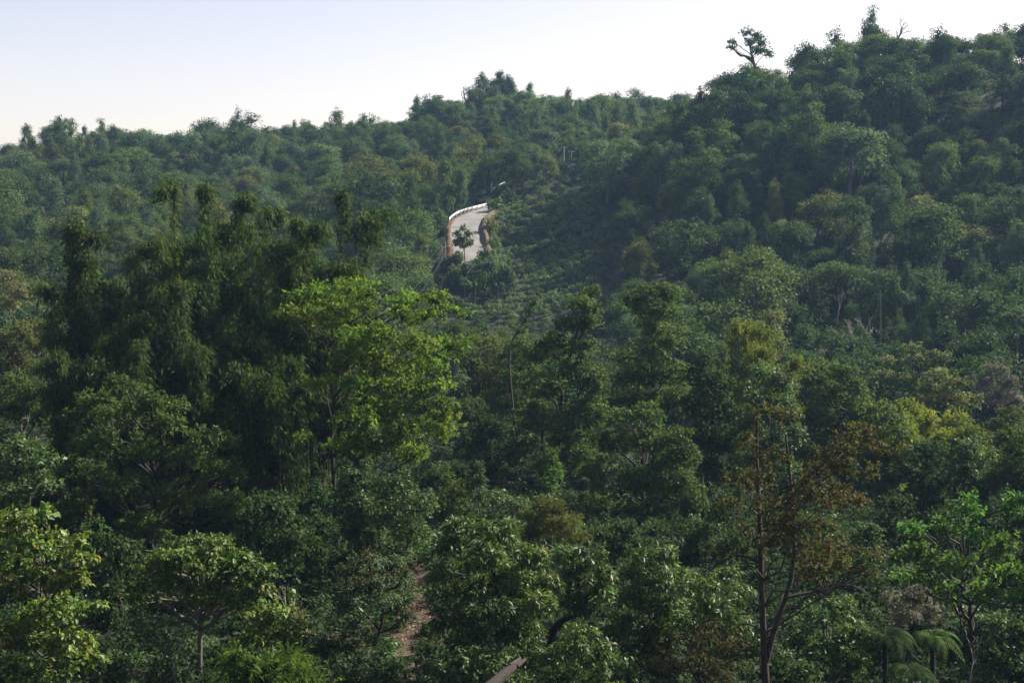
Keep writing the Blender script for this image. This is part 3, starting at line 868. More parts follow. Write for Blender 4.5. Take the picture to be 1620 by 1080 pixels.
def fern(label, px, py, d, n=14, length=2.6, mat='fern', group=None):
    c = P(px, py, d)
    x, y = c[0], c[1]
    z0 = float(H(x, y))
    root = tag(empty('tree_fern', (x, y, z0)), label, 'fern', group)
    hz = c[2] - z0
    t = QB(); t.tube([(0, 0, -.3), (.05, 0, hz * .5), (0, 0, hz)], [.14, .11, .10], 7); t.obj('trunk', [M['bark_dark']], root)
    NEAR.append((px, py, length / d * FPX * .6, length / d * FPX * .4, d))
    for i in range(n):
        a = i / n * 6.28 * 2.0 + rng.uniform(-.2, .2); el = rng.uniform(.5, 1.2); ln = length * rng.uniform(.75, 1.1)
        o = np.array([math.cos(a), math.sin(a), 0])
        s = np.linspace(0, 1, 22)
        p = np.outer(s * ln * math.cos(el * .6), o); p[:, 2] = hz + ln * (math.sin(el) * s - (1.05 + .2 * rng.random()) * s ** 2.2 * .9)
        b = QB(); b.tube(p[::3], np.linspace(.022, .005, len(p[::3])), 4)
        tn = unit(np.gradient(p, axis=0)); side = unit(np.cross(tn, [0, 0, 1.0]))
        for sg in (-1, 1):
            w = ln * .21 * np.sin(np.pi * np.clip(s * .9 + .1, 0, 1)) ** .8 + .03
            pos = p[2:]; ax = side[2:] * sg + tn[2:] * .45 - [0, 0, .35]
            v, q, _ = leaf_quads(pos, np.cross(ax, tn[2:]) * sg + [0, 0, .01], ax, w[2:] * 1.25, np.full(len(pos), ln * .03))
            b.add(v, q, 1)
        f = b.obj('frond', [M['bark_dark'], M[mat]], root, smooth=False)
    return root
fern('dark tree fern with spreading fronds beside the bright fern', 1400, 1010, 56, n=18, length=1.7, mat='frond')
fern('bright green tree fern right of the dark one below the bright leafy tree', 1475, 1010, 57, n=16, length=1.5, mat='fern')
fern('small fern half hidden at the very bottom by the dark tree fern', 1440, 1062, 53, n=13, length=1.4, mat='frond')

# broken log
def log():
    a, b = P(772, 1088, 52), P(826, 1044, 53.5)
    root = tag(empty('broken_log', a), 'broken grey-brown log jutting up from the bottom edge', 'log')
    t = QB(); ax = b - a
    t.tube(np.array([ax * -.4, ax * .2, ax * .55, ax * .8]) + rng.normal(size=(4, 3)) * .02, [.25, .22, .19, .15], 10)
    t.obj('trunk', [M['wood']], root)
    s = QB()
    for i in range(7):
        o = rng.normal(size=3) * .07
        s.tube([ax * .7 + o, ax * (.88 + .02 * i) + o * .8, ax * (.95 + .07 * rng.random()) + o * .6], [.1, .06, .012], 5)
    s.obj('splinter', [M['wood']], root)
log()
dead_tree('bare pale twigs beside the umbrella-shaped tree', 445, 915, 66, depth=4, r=.05, spread=.6)
dead_tree('leafless thin stems among the shrubs by the lower right corner', 1555, 985, 58, depth=3, r=.04)

# ------------------------------------------------------------------ middle distance
for k, (px, top, hw, d, nc, lv, ln, lab) in enumerate((
        (98, 344, 28, 102, 7, 5200, .25, 'slender bamboo spire standing alone near the left edge'),
        (165, 415, 42, 106, 9, 6000, -.1, 'rounded bamboo clump just right of the lone slender spire'),
        (215, 385, 62, 103, 13, 9500, .1, 'broad dome-shaped bamboo clump left of the tallest spire'),
        (274, 284, 22, 106, 6, 5600, .05, 'tall narrow bamboo spire with bare gaps, left of the two tallest'),
        (346, 280, 36, 104, 9, 9500, .0, 'tallest dense bamboo spire in the middle of the grove'),
        (405, 322, 40, 108, 9, 8500, .1, 'bamboo clump leaning out right of the tallest spire'),
        (470, 336, 42, 103, 9, 8500, .25, 'drooping bamboo clump behind the bright green tree'),
        (535, 300, 34, 110, 6, 3600, .5, 'sparse arching bamboo stems at the right end of the grove'),
        (290, 430, 60, 97, 12, 8500, .1, 'low hanging bamboo clump in front of the tallest spires'),
        (205, 492, 52, 94, 11, 7000, .0, 'low bamboo clump rising behind the round dark tree'),
        (440, 560, 50, 96, 10, 6000, .0, 'low shaded bamboo clump left of the bright tree trunk'),
        (375, 500, 56, 99, 11, 7000, .1, 'shaded bamboo clump in the dark centre of the grove'),
        (110, 520, 50, 100, 10, 6500, -.1, 'shaded bamboo clump at the left foot of the grove'),
        (310, 368, 42, 107, 9, 6000, .0, 'bamboo clump filling the gap between the two tallest spires'),
        (440, 374, 44, 107, 9, 6000, .05, 'upright bamboo clump behind the leaning one in the grove'),
        (500, 395, 44, 101, 9, 5500, .2, 'bamboo clump right above the top tier of the bright tree'),
        (245, 440, 48, 101, 9, 5500, -.05, 'bamboo clump below the tall narrow spire'),
        (560, 480, 46, 100, 9, 5500, .1, 'reddish-tipped bamboo clump between tiers of the bright tree'))):
    bamboo(lab, px, top, hw, d, n_culm=nc, leaves=lv, lean=ln)
for (px, top, hw, d, lab) in ((1174, 500, 22, 124, 'narrow bamboo spire behind the dark trees right of centre'), (1415, 632, 40, 124, 'yellow-green bamboo clump below the golden round tree'), (1478, 645, 42, 120, 'yellow-green bamboo clump, middle of the three below the golden tree'),
                              (1535, 668, 34, 117, 'yellow-green bamboo clump nearest the right edge'), (1245, 560, 26, 120, 'olive bamboo clump left of the big light green dome')):
    bamboo(lab, px, top, hw, d, n_culm=10, mat='bamboo_yellow', leaves=5500, hang=.5, L=.4)

T('broadleaf_tree', 'big round dark tree with a sunlit top below the bamboo grove', 'tree', 84, 240,
  [(190, 608, 32, 18), (150, 632, 34, 22), (235, 630, 34, 20), (120, 662, 26, 22), (185, 655, 48, 26), (280, 642, 28, 18), (262, 672, 42, 24), (325, 690, 24, 26), (330, 645, 9, 20), (150, 700, 48, 30), (230, 712, 56, 32), (300, 725, 46, 30), (358, 700, 18, 18), (365, 745, 28, 24), (118, 745, 38, 30), (195, 772, 56, 34), (285, 785, 56, 36), (360, 800, 32, 34), (120, 805, 42, 36), (225, 835, 56, 34)],
  'mid', L=.22, W=.12, dens=.9, r0=.28, bark='bark_dark')
T('broadleaf_tree', 'bright spring-green tree with spreading tiers in front of the bamboo', 'tree', 88, 530,
  [(455, 492, 26, 17), (495, 468, 42, 19), (555, 456, 44, 17), (585, 462, 23, 14), (530, 490, 48, 21), (480, 508, 29, 14), (530, 515, 25, 13), (645, 480, 35, 17), (690, 474, 35, 14), (722, 490, 21, 10), (640, 500, 31, 18), (565, 538, 39, 23), (605, 530, 37, 23), (655, 545, 44, 21), (712, 548, 37, 17), (540, 572, 35, 21), (600, 575, 46, 25), (668, 580, 42, 19), (505, 606, 23, 14), (560, 610, 39, 21), (640, 614, 44, 19), (690, 610, 35, 15), (600, 650, 50, 26), (680, 640, 39, 21), (704, 662, 31, 18), (560, 660, 39, 23), (640, 682, 46, 22), (700, 690, 25, 21), (590, 705, 50, 26), (545, 705, 37, 21), (655, 722, 39, 22), (470, 690, 23, 13)],
  'bright', L=.24, W=.14, dens=.98, r0=.17, limb_mul=.5, bark='bark_dark', r2=.5, flat=.68, back=.35, up=.6, trunk_px=[(530, 800), (527, 740), (524, 690), (528, 640), (522, 580), (518, 540)],
  stems=[([(527, 720), (560, 700), (600, 690), (640, 690)], .10, .03), ([(522, 590), (545, 560), (575, 520), (600, 500), (640, 490)], .08, .03), ([(518, 545), (512, 520), (530, 490), (560, 465)], .07, .025)])
for lobes, d, bx, mat, lab in (
        ([(560, 752, 38, 30), (545, 790, 34, 32), (580, 800, 36, 30), (560, 840, 38, 32), (545, 880, 30, 26), (590, 860, 34, 28)], 83, 560, 'vine', 'vine-draped tree below the trunk of the bright green tree'),
        ([(625, 770, 38, 28), (660, 800, 36, 30), (610, 815, 36, 32), (650, 845, 38, 30), (625, 880, 34, 26), (680, 880, 26, 22)], 80, 640, 'vine', 'vine-draped leafy mound left of the small creeper column'),
        ([(690, 755, 34, 22), (720, 780, 30, 24), (700, 815, 34, 28), (735, 820, 26, 22)], 86, 705, 'mid', 'leafy tree right under the lowest tier of the bright green tree')):
    T('broadleaf_tree', lab, 'tree', d, bx, lobes, mat, L=.2, W=.11, dens=.85, r0=.14, bark='bark_dark')
T('broadleaf_tree', 'tall dark tree with a leaning twin-knobbed spire at the centre', 'tree', 118, 885,
  [(935, 466, 15, 13), (918, 482, 22, 17), (944, 490, 12, 14), (905, 515, 28, 18), (935, 508, 20, 16), (880, 542, 32, 18), (925, 545, 24, 18), (850, 562, 30, 18), (905, 588, 40, 24), (935, 600, 28, 20), (862, 612, 38, 26), (950, 608, 20, 14), (930, 640, 34, 22), (850, 660, 40, 30), (895, 680, 38, 30), (945, 662, 24, 16), (830, 702, 28, 26), (915, 722, 32, 30), (872, 730, 30, 24)],
  'mid', L=.27, W=.16, dens=.85, r0=.3, bark='bark_dark', trunk_px=[(880, 830), (882, 760), (886, 680), (893, 600), (915, 520), (928, 480)], stems=[([(855, 800), (856, 740), (858, 680)], .16, .1)])
T('broadleaf_tree', 'tall dark tree with a wide flat head right of the twin-knobbed one', 'tree', 128, 1038,
  [(1035, 460, 42, 14), (1000, 474, 27, 12), (1066, 468, 28, 14), (1030, 490, 34, 16), (1040, 520, 27, 16), (1060, 540, 28, 18), (1028, 560, 36, 24), (1010, 595, 34, 26), (1060, 590, 34, 28), (1030, 640, 38, 28), (985, 568, 18, 16), (1075, 630, 24, 24), (990, 630, 26, 24)],
  'mid', L=.28, W=.17, dens=.9, r0=.3, bark='bark_dark')
T('broadleaf_tree', 'blackish narrow tree with a rounded head right of the flat-headed tree', 'tree', 113, 1118,
  [(1120, 568, 20, 16), (1108, 598, 24, 22), (1138, 605, 22, 22), (1105, 645, 28, 28), (1142, 650, 26, 28), (1112, 695, 32, 30), (1150, 700, 30, 28), (1130, 750, 38, 32)], 'dark', L=.26, W=.16, dens=.95, r0=.22, bark='bark_dark')
T('broadleaf_tree', 'green tree with lit edge behind the top of the forked reddish trunk', 'tree', 110, 1222,
  [(1205, 590, 22, 16), (1240, 605, 22, 18), (1190, 625, 24, 22), (1232, 645, 30, 26), (1185, 670, 26, 26), (1225, 695, 32, 28), (1255, 690, 20, 24), (1190, 725, 30, 30), (1240, 745, 30, 26)], 'vine', L=.24, W=.14, dens=.85, r0=.2)
T('broadleaf_tree', 'big light green dome tree behind the rusty crown', 'tree', 124, 1340,
  [(1298, 580, 24, 12), (1330, 590, 28, 15), (1282, 605, 24, 16), (1362, 612, 24, 15), (1315, 625, 42, 20), (1370, 645, 34, 20), (1402, 662, 28, 20), (1290, 660, 38, 30), (1340, 680, 48, 30), (1420, 692, 28, 20), (1395, 720, 42, 26), (1440, 705, 18, 16), (1300, 720, 48, 30), (1375, 770, 48, 36), (1420, 750, 36, 30)],
  'lime', L=.26, W=.17, dens=.85, r0=.3)
T('flowering_tree', 'golden-topped round tree standing out before the dark slope', 'tree', 166, 1450,
  [(1445, 552, 24, 9), (1410, 576, 25, 13), (1455, 574, 30, 15), (1490, 564, 24, 11), (1400, 600, 30, 18), (1440, 606, 42, 20), (1488, 596, 30, 17)], 'mid', L=.32, W=.2, dens=.85, r0=.3, tops='gold')
T('flowering_tree', 'pale golden lower tree in front of the golden-topped round one', 'tree', 150, 1492,
  [(1490, 592, 22, 9), (1475, 612, 34, 15), (1518, 605, 24, 12), (1500, 635, 42, 22), (1465, 640, 28, 20), (1535, 632, 22, 16)], 'olive', L=.3, W=.19, dens=.85, r0=.25, tops='gold')
T('flowering_tree', 'grey-brown flowering dome near the right edge', 'tree', 162, 1578,
  [(1575, 585, 28, 13), (1555, 604, 22, 18), (1598, 604, 20, 18), (1575, 628, 34, 24), (1605, 635, 18, 18)], 'silver', L=.28, W=.14, dens=.75, r0=.22)
T('broadleaf_tree', 'smooth fresh green crown just behind the grey-brown dome', 'tree', 182, 1540, [(1540, 574, 36, 10), (1520, 590, 26, 14), (1560, 590, 30, 14), (1535, 610, 34, 18)], 'fern', L=.3, W=.19, dens=.85, r0=.2)
for lobes, d, bx, mat, lab in (
        ([(1470, 720, 36, 24), (1440, 750, 34, 28), (1490, 755, 38, 30), (1460, 795, 42, 32)], 108, 1465, 'dark', 'dark leafy tree below the yellow-green bamboos'),
        ([(1540, 712, 36, 22), (1525, 745, 34, 26), (1565, 750, 38, 28), (1545, 790, 42, 32)], 105, 1545, 'vine', 'leafy green tree behind the pointed lobes of the bright tree'),
        ([(1600, 690, 28, 18), (1612, 720, 32, 24), (1590, 750, 30, 26), (1620, 770, 30, 30)], 103, 1605, 'mid', 'mid green tree cut by the right edge behind the bright tree'),
        ([(1600, 655, 26, 13), (1580, 672, 28, 16), (1615, 680, 24, 18)], 138, 1598, 'olive', 'olive tree by the right edge below the grey-brown dome'),
        ([(1420, 800, 36, 26), (1400, 840, 36, 32), (1440, 850, 36, 34), (1500, 830, 40, 40)], 92, 1425, 'dark', 'shaded dark tree left of the pointed bright lobes')):
    T('broadleaf_tree', lab, 'tree', d, bx, lobes, mat, L=.24, W=.14, dens=.85, r0=.16, bark='bark_dark')
T('creeper_column', 'small pale column of creepers rising below the bright green tree', 'creeper', 85, 760, [(760, 738, 9, 14), (757, 760, 13, 16), (760, 784, 15, 18)], 'grey', L=.14, dens=.9, r0=.08)
T('shrub', 'feathery yellow-green bush behind the big glossy tree', 'shrub', 80, 868, [(868, 798, 30, 14), (838, 815, 26, 16), (900, 822, 28, 18), (865, 832, 42, 22), (905, 850, 30, 18), (840, 845, 30, 18)], 'olive', L=.17, W=.05, dens=.9, r0=.07, jit=.8)
T('shrub', 'leafy thicket left of the feathery yellow-green bush', 'shrub', 84, 800, [(785, 790, 28, 20), (815, 800, 24, 20), (775, 820, 30, 22), (810, 835, 26, 20)], 'vine', L=.17, dens=.8, r0=.07)
T('broadleaf_tree', 'light green understorey tree beside the twin dark trunks at the centre', 'tree', 112, 868, [(868, 722, 16, 14), (875, 745, 18, 16), (865, 770, 20, 18)], 'fern', L=.22, dens=.8, r0=.08)
T('creeper_column', 'slanting creeper-covered stem behind the twin-knobbed tree', 'creeper', 128, 825, [(852, 462, 9, 8), (845, 478, 11, 10), (838, 494, 12, 10), (830, 508, 11, 10), (822, 522, 11, 10)], 'grey', L=.24, dens=.7, r0=.12, trunk_px=[(805, 570), (822, 522), (838, 494), (853, 460)])
T('broadleaf_tree', 'bushy green tree with a light cap below the flat-headed tree', 'tree', 104, 1020,
  [(982, 660, 28, 16), (1022, 655, 30, 16), (960, 698, 36, 24), (1010, 698, 38, 24), (1062, 690, 34, 18), (1082, 718, 28, 24), (1050, 728, 32, 24), (950, 752, 36, 30), (1008, 762, 46, 30), (1072, 770, 38, 32), (960, 805, 46, 32), (1035, 822, 48, 34), (1095, 805, 30, 32)], 'mid', L=.24, W=.14, dens=.85, r0=.25, bark='bark_dark')
for lobes, d, bx, mat, lab in (
        ([(25, 520, 28, 16), (8, 545, 24, 18), (45, 540, 24, 14), (30, 570, 34, 22)], 138, 25, 'olive', 'olive tree by the left edge below the lone bamboo spire'),
        ([(62, 512, 18, 9), (75, 530, 22, 12), (55, 548, 22, 14)], 145, 62, 'olive', 'small golden-rimmed tree left of the bamboo grove'),
        ([(20, 605, 30, 20), (55, 620, 26, 20), (25, 645, 36, 26), (65, 655, 26, 24)], 112, 30, 'mid', 'shaded tree at the left edge beside the bamboo foot'),
        ([(35, 705, 34, 20), (70, 725, 28, 20), (25, 745, 36, 26), (65, 768, 32, 26), (20, 790, 34, 24)], 74, 45, 'vine', 'shaded large-leaved tree above the lower left corner'),
        ([(10, 440, 22, 18), (30, 462, 22, 18), (8, 482, 26, 20)], 160, 12, 'gold', 'golden tree at the left edge above the olive one')):
    T('broadleaf_tree', lab, 'tree', d, bx, lobes, mat, L=.24, W=.14, dens=.85, r0=.15)
for lobes, d, bx, mat, lab in (
        ([(770, 540, 28, 15), (800, 560, 30, 18), (750, 572, 30, 20), (785, 592, 34, 22), (755, 615, 30, 22)], 138, 775, 'olive', 'hazy olive thicket tree right of the bright green tiers'),
        ([(820, 545, 26, 14), (835, 575, 26, 18), (810, 600, 30, 22), (830, 640, 30, 26), (790, 640, 30, 26)], 134, 815, 'mid', 'thicket tree pressed against the left side of the twin-knobbed tree'),
        ([(745, 655, 30, 24), (780, 680, 32, 26), (750, 705, 34, 26), (800, 720, 30, 26), (770, 745, 34, 24)], 120, 765, 'dark', 'dark thicket tree above the small creeper column'),
        ([(720, 520, 26, 12), (745, 532, 24, 14), (700, 540, 24, 14)], 170, 722, 'mid', 'low tree behind the right-hand tip of the bright tiers'),
        ([(430, 800, 46, 38), (400, 850, 44, 36), (470, 850, 46, 40), (440, 900, 44, 36)], 76, 435, 'dark', 'shaded dark tree behind the umbrella-shaped tree'),
        ([(500, 790, 36, 36), (510, 840, 34, 36), (495, 890, 32, 30)], 79, 503, 'dark', 'shaded dark tree left of the vine-draped ones'),
        ([(190, 880, 44, 34), (150, 850, 30, 30), (180, 940, 40, 34), (190, 1000, 36, 34)], 72, 185, 'dark', 'shaded dark tree between the two yellow-green trees'),
        ([(945, 850, 36, 24), (975, 870, 30, 26), (985, 840, 34, 24), (1010, 860, 30, 22)], 82, 970, 'dark', 'dark shrubby tree above the slanting dark branch'),
        ([(1110, 850, 34, 30), (1150, 800, 30, 30), (1090, 880, 34, 24), (1160, 860, 34, 28)], 86, 1120, 'dark', 'shaded dark tree left of the rusty crown'),
        ([(1370, 850, 30, 30), (1360, 900, 34, 30), (1400, 920, 32, 24)], 80, 1375, 'dark', 'shaded dark tree right of the rusty crown')):
    T('broadleaf_tree', lab, 'tree', d, bx, lobes, mat, L=.23, W=.13, dens=.85, r0=.15, bark='bark_dark')

dead_tree('bare pale dead tree before the dark slope, left one of a pair', 1352, 500, 205, depth=5, r=.3, base=585)
dead_tree('bare pale dead tree before the dark slope, right one of a pair', 1372, 485, 208, depth=4, r=.24, base=585)
for px, top, base, d, lab in ((1392, 440, 585, 212, 'thin straight pale trunk with a tiny crown right of the dead pair'), (1426, 470, 575, 216, 'second thin pale trunk standing on the dark slope'), (1608, 500, 585, 196, 'pale trunk with spreading crown at the right edge of the dark slope')):
    T('slender_tree', lab, 'tree', d, px, [(px - 8, top, 14, 8), (px + 8, top + 5, 14, 8), (px, top - 6, 12, 7)], 'grey', L=.4, W=.24, dens=.8, bark='bark_pale', r0=.2, trunk_px=[(px, base), (px + 1, (top + base) / 2), (px, top)])
for px, top, base, d, lab in ((735, 440, 486, 266, 'thin pale stem with a leafy tuft, leftmost of three below the road'), (752, 446, 492, 262, 'thin pale stem with a leafy tuft, middle of three below the road'), (788, 450, 503, 258, 'thin pale stem with a leafy tuft, tallest of three below the plantation')):
    T('slender_tree', lab, 'tree', d, px, [(px - 3, top, 5, 3), (px + 3, top - 1, 5, 3)], 'grey', L=.35, W=.2, dens=.5, bark='bark_pale', r0=.11, trunk_px=[(px, base + 6), (px, (top + base) / 2), (px, top)], limbs=False)

# ------------------------------------------------------------------ special trees on the far slopes and skylines
def far_px(name, label, cat, px, top, d, width_px, look, form, k=0, base=None, group=None, lean=.05):
    x = (px - 810) / FPX * d
    tz = P(px, top, d)[2]
    z = float(H(x, d))
    if base is not None: z = P(px, base, d)[2]
    e, _ = far_tree(name, x, d, top_z=tz, look=look, form=form, width=width_px / FPX * d * (1.45 if form == 'tall' else 1.0), k=k, z=z, lean=lean)
    tag(e, label, cat, group)
    NEAR.append((px, (top + proj(np.array([x, d, z]))[1]) / 2, width_px / 2, 12, d))
    return e
T('roadside_tree', 'round tree standing alone in front of the pale road', 'tree', 281, 733, [(731, 362, 9, 6), (724, 370, 10, 7), (740, 371, 10, 7), (731, 377, 13, 8), (721, 383, 8, 7), (743, 383, 9, 7), (732, 388, 12, 6)], 'olive', L=.36, W=.24, dens=1.0, r0=.16, bark='bark', trunk_px=[(735, 418), (735, 400), (733, 380)])
SPEC = [(668, 350, 292, 34, 'red', 'round', 'red-brown round shrub tree left of the road bend'),
        (374, 177, 452, 26, 'dark', 'irregular', 'slender tree rising above the left skyline'),
        (110, 185, 448, 46, 'dark', 'irregular', 'highest clump on the far left skyline'),
        (187, 194, 448, 26, 'dark', 'round', 'small round dark tree on the far left skyline'),
        (760, 117, 476, 36, 'dark', 'tall', 'tall dark tree left of the twin tops on the central summit'),
        (790, 113, 478, 30, 'dark', 'tall', 'left of the twin tree tops crowning the central summit'),
        (806, 120, 478, 30, 'dark', 'tall', 'right of the twin tree tops crowning the central summit'),
        (662, 153, 470, 18, 'dark', 'tall', 'narrow tree at the step in the skyline left of the summit'),
        (684, 155, 470, 26, 'dark', 'round', 'round tree beside the narrow one at the skyline step'),
        (1362, 20, 336, 46, 'dark', 'irregular', 'tallest dark tree on the near hilltop beside a bare one'),
        (1378, 36, 334, 66, 'dark', 'round', 'broad dark tree under the tallest one on the near hilltop'),
        (1618, 28, 332, 60, 'dark', 'round', 'dark tree top cut by the right edge of the skyline'),
        (1270, 60, 334, 70, 'dark', 'round', 'broad round tree on the near hilltop between gnarled and tallest'),
        (1232, 105, 328, 60, 'mid', 'irregular', 'uneven green tree beneath the gnarled hilltop tree'),
        (1160, 105, 332, 80, 'dark', 'round', 'large dark tree at the shoulder of the near hilltop')]
for i, (px, top, d, w, look, form, lab) in enumerate(SPEC):
    far_px('skyline_tree' if d > 300 else 'roadside_tree', lab, 'tree', px, top, d, w, look, form, i)
T('skyline_tree', 'gnarled open tree with a crooked arm on the near hilltop', 'tree', 332, 1192,
  [(1160, 66, 11, 6), (1156, 74, 9, 4), (1182, 52, 14, 9), (1198, 58, 12, 9), (1208, 68, 13, 9), (1186, 66, 11, 7), (1200, 80, 14, 10), (1215, 84, 12, 10)], 'dark', L=.5, W=.32, dens=.65, bark='bark_dark', r0=.5,
  trunk_px=[(1195, 118), (1192, 98), (1188, 82), (1184, 62)], stems=[([(1191, 97), (1180, 89), (1170, 88), (1160, 76), (1158, 68)], .3, .12)])
dead_tree('bare grey tree beside the tallest tree on the near hilltop', 1412, 22, 336, depth=5, r=.55, spread=.45, mat='bark')
dead_tree('crooked bare snag on the slope of the central summit', 742, 124, 474, depth=3, r=.45, lean=-.12, mat='bark')
dead_tree('tiny bare tree on the left skyline', 552, 188, 452, depth=3, r=.35, mat='bark')

# ------------------------------------------------------------------ plantation rows
def in_poly(x, y, poly):
    x = np.asarray(x, float); y = np.asarray(y, float)
    c = np.zeros(x.shape, bool)
    n = len(poly)
    for i in range(n):
        (x1, y1), (x2, y2) = poly[i], poly[(i + 1) % n]
        c ^= ((y1 > y) != (y2 > y)) & (x < (x2 - x1) * (y - y1) / (y2 - y1 + 1e-9) + x1)
    return c
PLANT = [(780, 345), (835, 308), (900, 296), (955, 325), (975, 375), (950, 430), (915, 470), (840, 510), (700, 495), (690, 455), (745, 420), (768, 405), (778, 380)]
ROADVIEW = [(700, 348), (716, 330), (775, 316), (782, 350), (768, 372), (775, 402), (745, 416), (704, 412)]
ORD = ['first', 'second', 'third', 'fourth', 'fifth', 'sixth', 'seventh', 'eighth', 'ninth', 'tenth', 'eleventh', 'twelfth', 'thirteenth', 'fourteenth', 'fifteenth',
       'sixteenth', 'seventeenth', 'eighteenth', 'nineteenth', 'twentieth', 'twenty-first', 'twenty-second', 'twenty-third', 'twenty-fourth', 'twenty-fifth',
       'twenty-sixth', 'twenty-seventh', 'twenty-eighth', 'twenty-ninth', 'thirtieth'] + ['far-%s' % w for w in ('one', 'two', 'three', 'four', 'five', 'six', 'seven', 'eight', 'nine', 'ten')]

def bush_mesh(mat, seed, n=260, L=.34, W=.2, h=1.7, w=1.1):
    global rng
    keep = rng; rng = np.random.default_rng(seed)
    b = QB()
    for i in range(6):
        a = i * 1.05 + rng.uniform(-.3, .3); rr = .42 * w if i else 0
        c = (rr * math.cos(a), rr * math.sin(a), h * (rng.uniform(.35, .75) if i else .72))
        s = rng.uniform(.38, .55) * w
        v, q, _ = lobe_leaves(c, (s, s, s * .9), n // 6, L, W, .35)
        b.add(v, q)
    me = b.mesh('foliage', [M[mat]])
    rng = keep
    return me
coffee = [bush_mesh('coffee', 900 + i) for i in range(5)]
st = QB()
for a in (0, 2.1, 4.2):
    st.tube([(0, 0, -.3), (.1 * math.cos(a), .1 * math.sin(a), .5), (.35 * math.cos(a), .35 * math.sin(a), 1.1)], [.05, .04, .02], 5)
coffee_stem = st.mesh('stem', [M['bark_dark']])

def bank_shrubs():
    bm = {m: [bush_mesh(m, 930 + 3 * i + k, n=620, L=.3, W=.19, h=1.9, w=1.25) for k in range(2)] for i, m in enumerate(('mid', 'grey', 'olive', 'dark'))}
    for i, (px, top, base, d, w, look, lab) in enumerate((
            (789, 314, 350, 321, 46, 'mid', 'leafy bush hiding the far end of the road bend'), (781, 330, 368, 316, 26, 'grey', 'pale bush on top of the cut bank beside the road'),
            (777, 344, 386, 302, 30, 'olive', 'olive bush on the cut bank halfway down the road'), (781, 374, 410, 292, 30, 'mid', 'green bush on the cut bank near the lower road end'),
            (768, 392, 424, 281, 30, 'dark', 'dark bush right of the lower road end'), (757, 404, 432, 274, 24, 'mid', 'bush in front of the lower road end'),
            (722, 396, 432, 276, 30, 'dark', 'dark bush left of the lower road end below the lone tree'), (706, 408, 436, 278, 24, 'dark', 'small dark bush at the foot of the orange verge'),
            (702, 352, 390, 300, 22, 'dark', 'dark bush against the orange verge left of the road'), (697, 330, 366, 305, 26, 'mid', 'bush beside the lower end of the white guardrail'),
            (738, 412, 436, 271, 26, 'grey', 'grey-green bush just below the lower road end'), (806, 300, 332, 330, 34, 'dark', 'dark round bush above the leafy one at the far road end'),
            (786, 420, 446, 268, 30, 'mid', 'rounded bush just above the thin pale stem below the plantation corner'), (803, 414, 440, 268, 28, 'grey', 'pale bush at the lower left end of the planted rows'),
            (762, 424, 452, 266, 30, 'dark', 'dark bush between the thin pale stems below the road'), (775, 408, 440, 272, 30, 'grey', 'pale bush at the upper left corner of the planted rows'), (718, 420, 446, 270, 30, 'mid', 'green bush under the dark one left of the lower road end'))):
        x = (px - 810) / FPX * d
        z = min(P(px, base, d)[2], float(H(x, d)))
        h = P(px, top, d)[2] - z; wd = w / FPX * d
        e = empty('roadside_shrub', (x, d, z - .05), i * 1.3)
        e.scale = (wd / 2.5, wd / 2.5, h / 2.0)
        tag(e, lab, 'shrub', 'bushes along the road bend')
        f = link_mesh('foliage', bm[look][i % 2], e); f['kind'] = 'stuff'
        link_mesh('stem', coffee_stem, e)
bank_shrubs()

rows = []
for r, y in enumerate(np.arange(254, 334, 3.5)):
    xs = np.arange(-16, 26, 1.65) + rng.uniform(-.3, .3) + (r % 2) * .8
    ys = y + .018 * (xs - 5) ** 2 * .6 + rng.normal(size=len(xs)) * .22 + vnoise(xs, np.full(len(xs), y), 11, 4) * 1.2
    xs = xs + rng.normal(size=len(xs)) * .28
    zs = H(xs, ys)
    u, v = proj(np.stack([xs, ys, zs + .8], -1))
    ok = in_poly(u, v, PLANT) & (np.hypot(xs[:, None] - road_line[None, :, 0], ys[:, None] - road_line[None, :, 1]).min(1) > 4.2) & (rng.random(len(xs)) > .05)
    if ok.sum():
        o = np.argsort(u[ok])
        rows.append([(a, b, c) for a, b, c in np.stack([xs[ok], ys[ok], zs[ok]], -1)[o]])
allc = [(ri, ci, p) for ri, row in enumerate(rows) for ci, p in enumerate(row)]
stuff_c = []
for n, (ri, ci, p) in enumerate(allc):
    if n >= 300:
        stuff_c.append(p); continue
    e = empty('plantation_shrub', (p[0], p[1], p[2] - .05), rng.uniform(0, 6.28))
    s = rng.uniform(.8, 1.15); e.scale = (s, s, s * rng.uniform(.85, 1.15))
    tag(e, 'round planted shrub, %s from the left in the %s planted row from the bottom' % (ORD[min(ci, 39)], ORD[ri]), 'shrub', 'shrubs in the planted rows below the road')
    f = link_mesh('foliage', coffee[n % 5], e); f['kind'] = 'stuff'
    link_mesh('stem', coffee_stem, e)

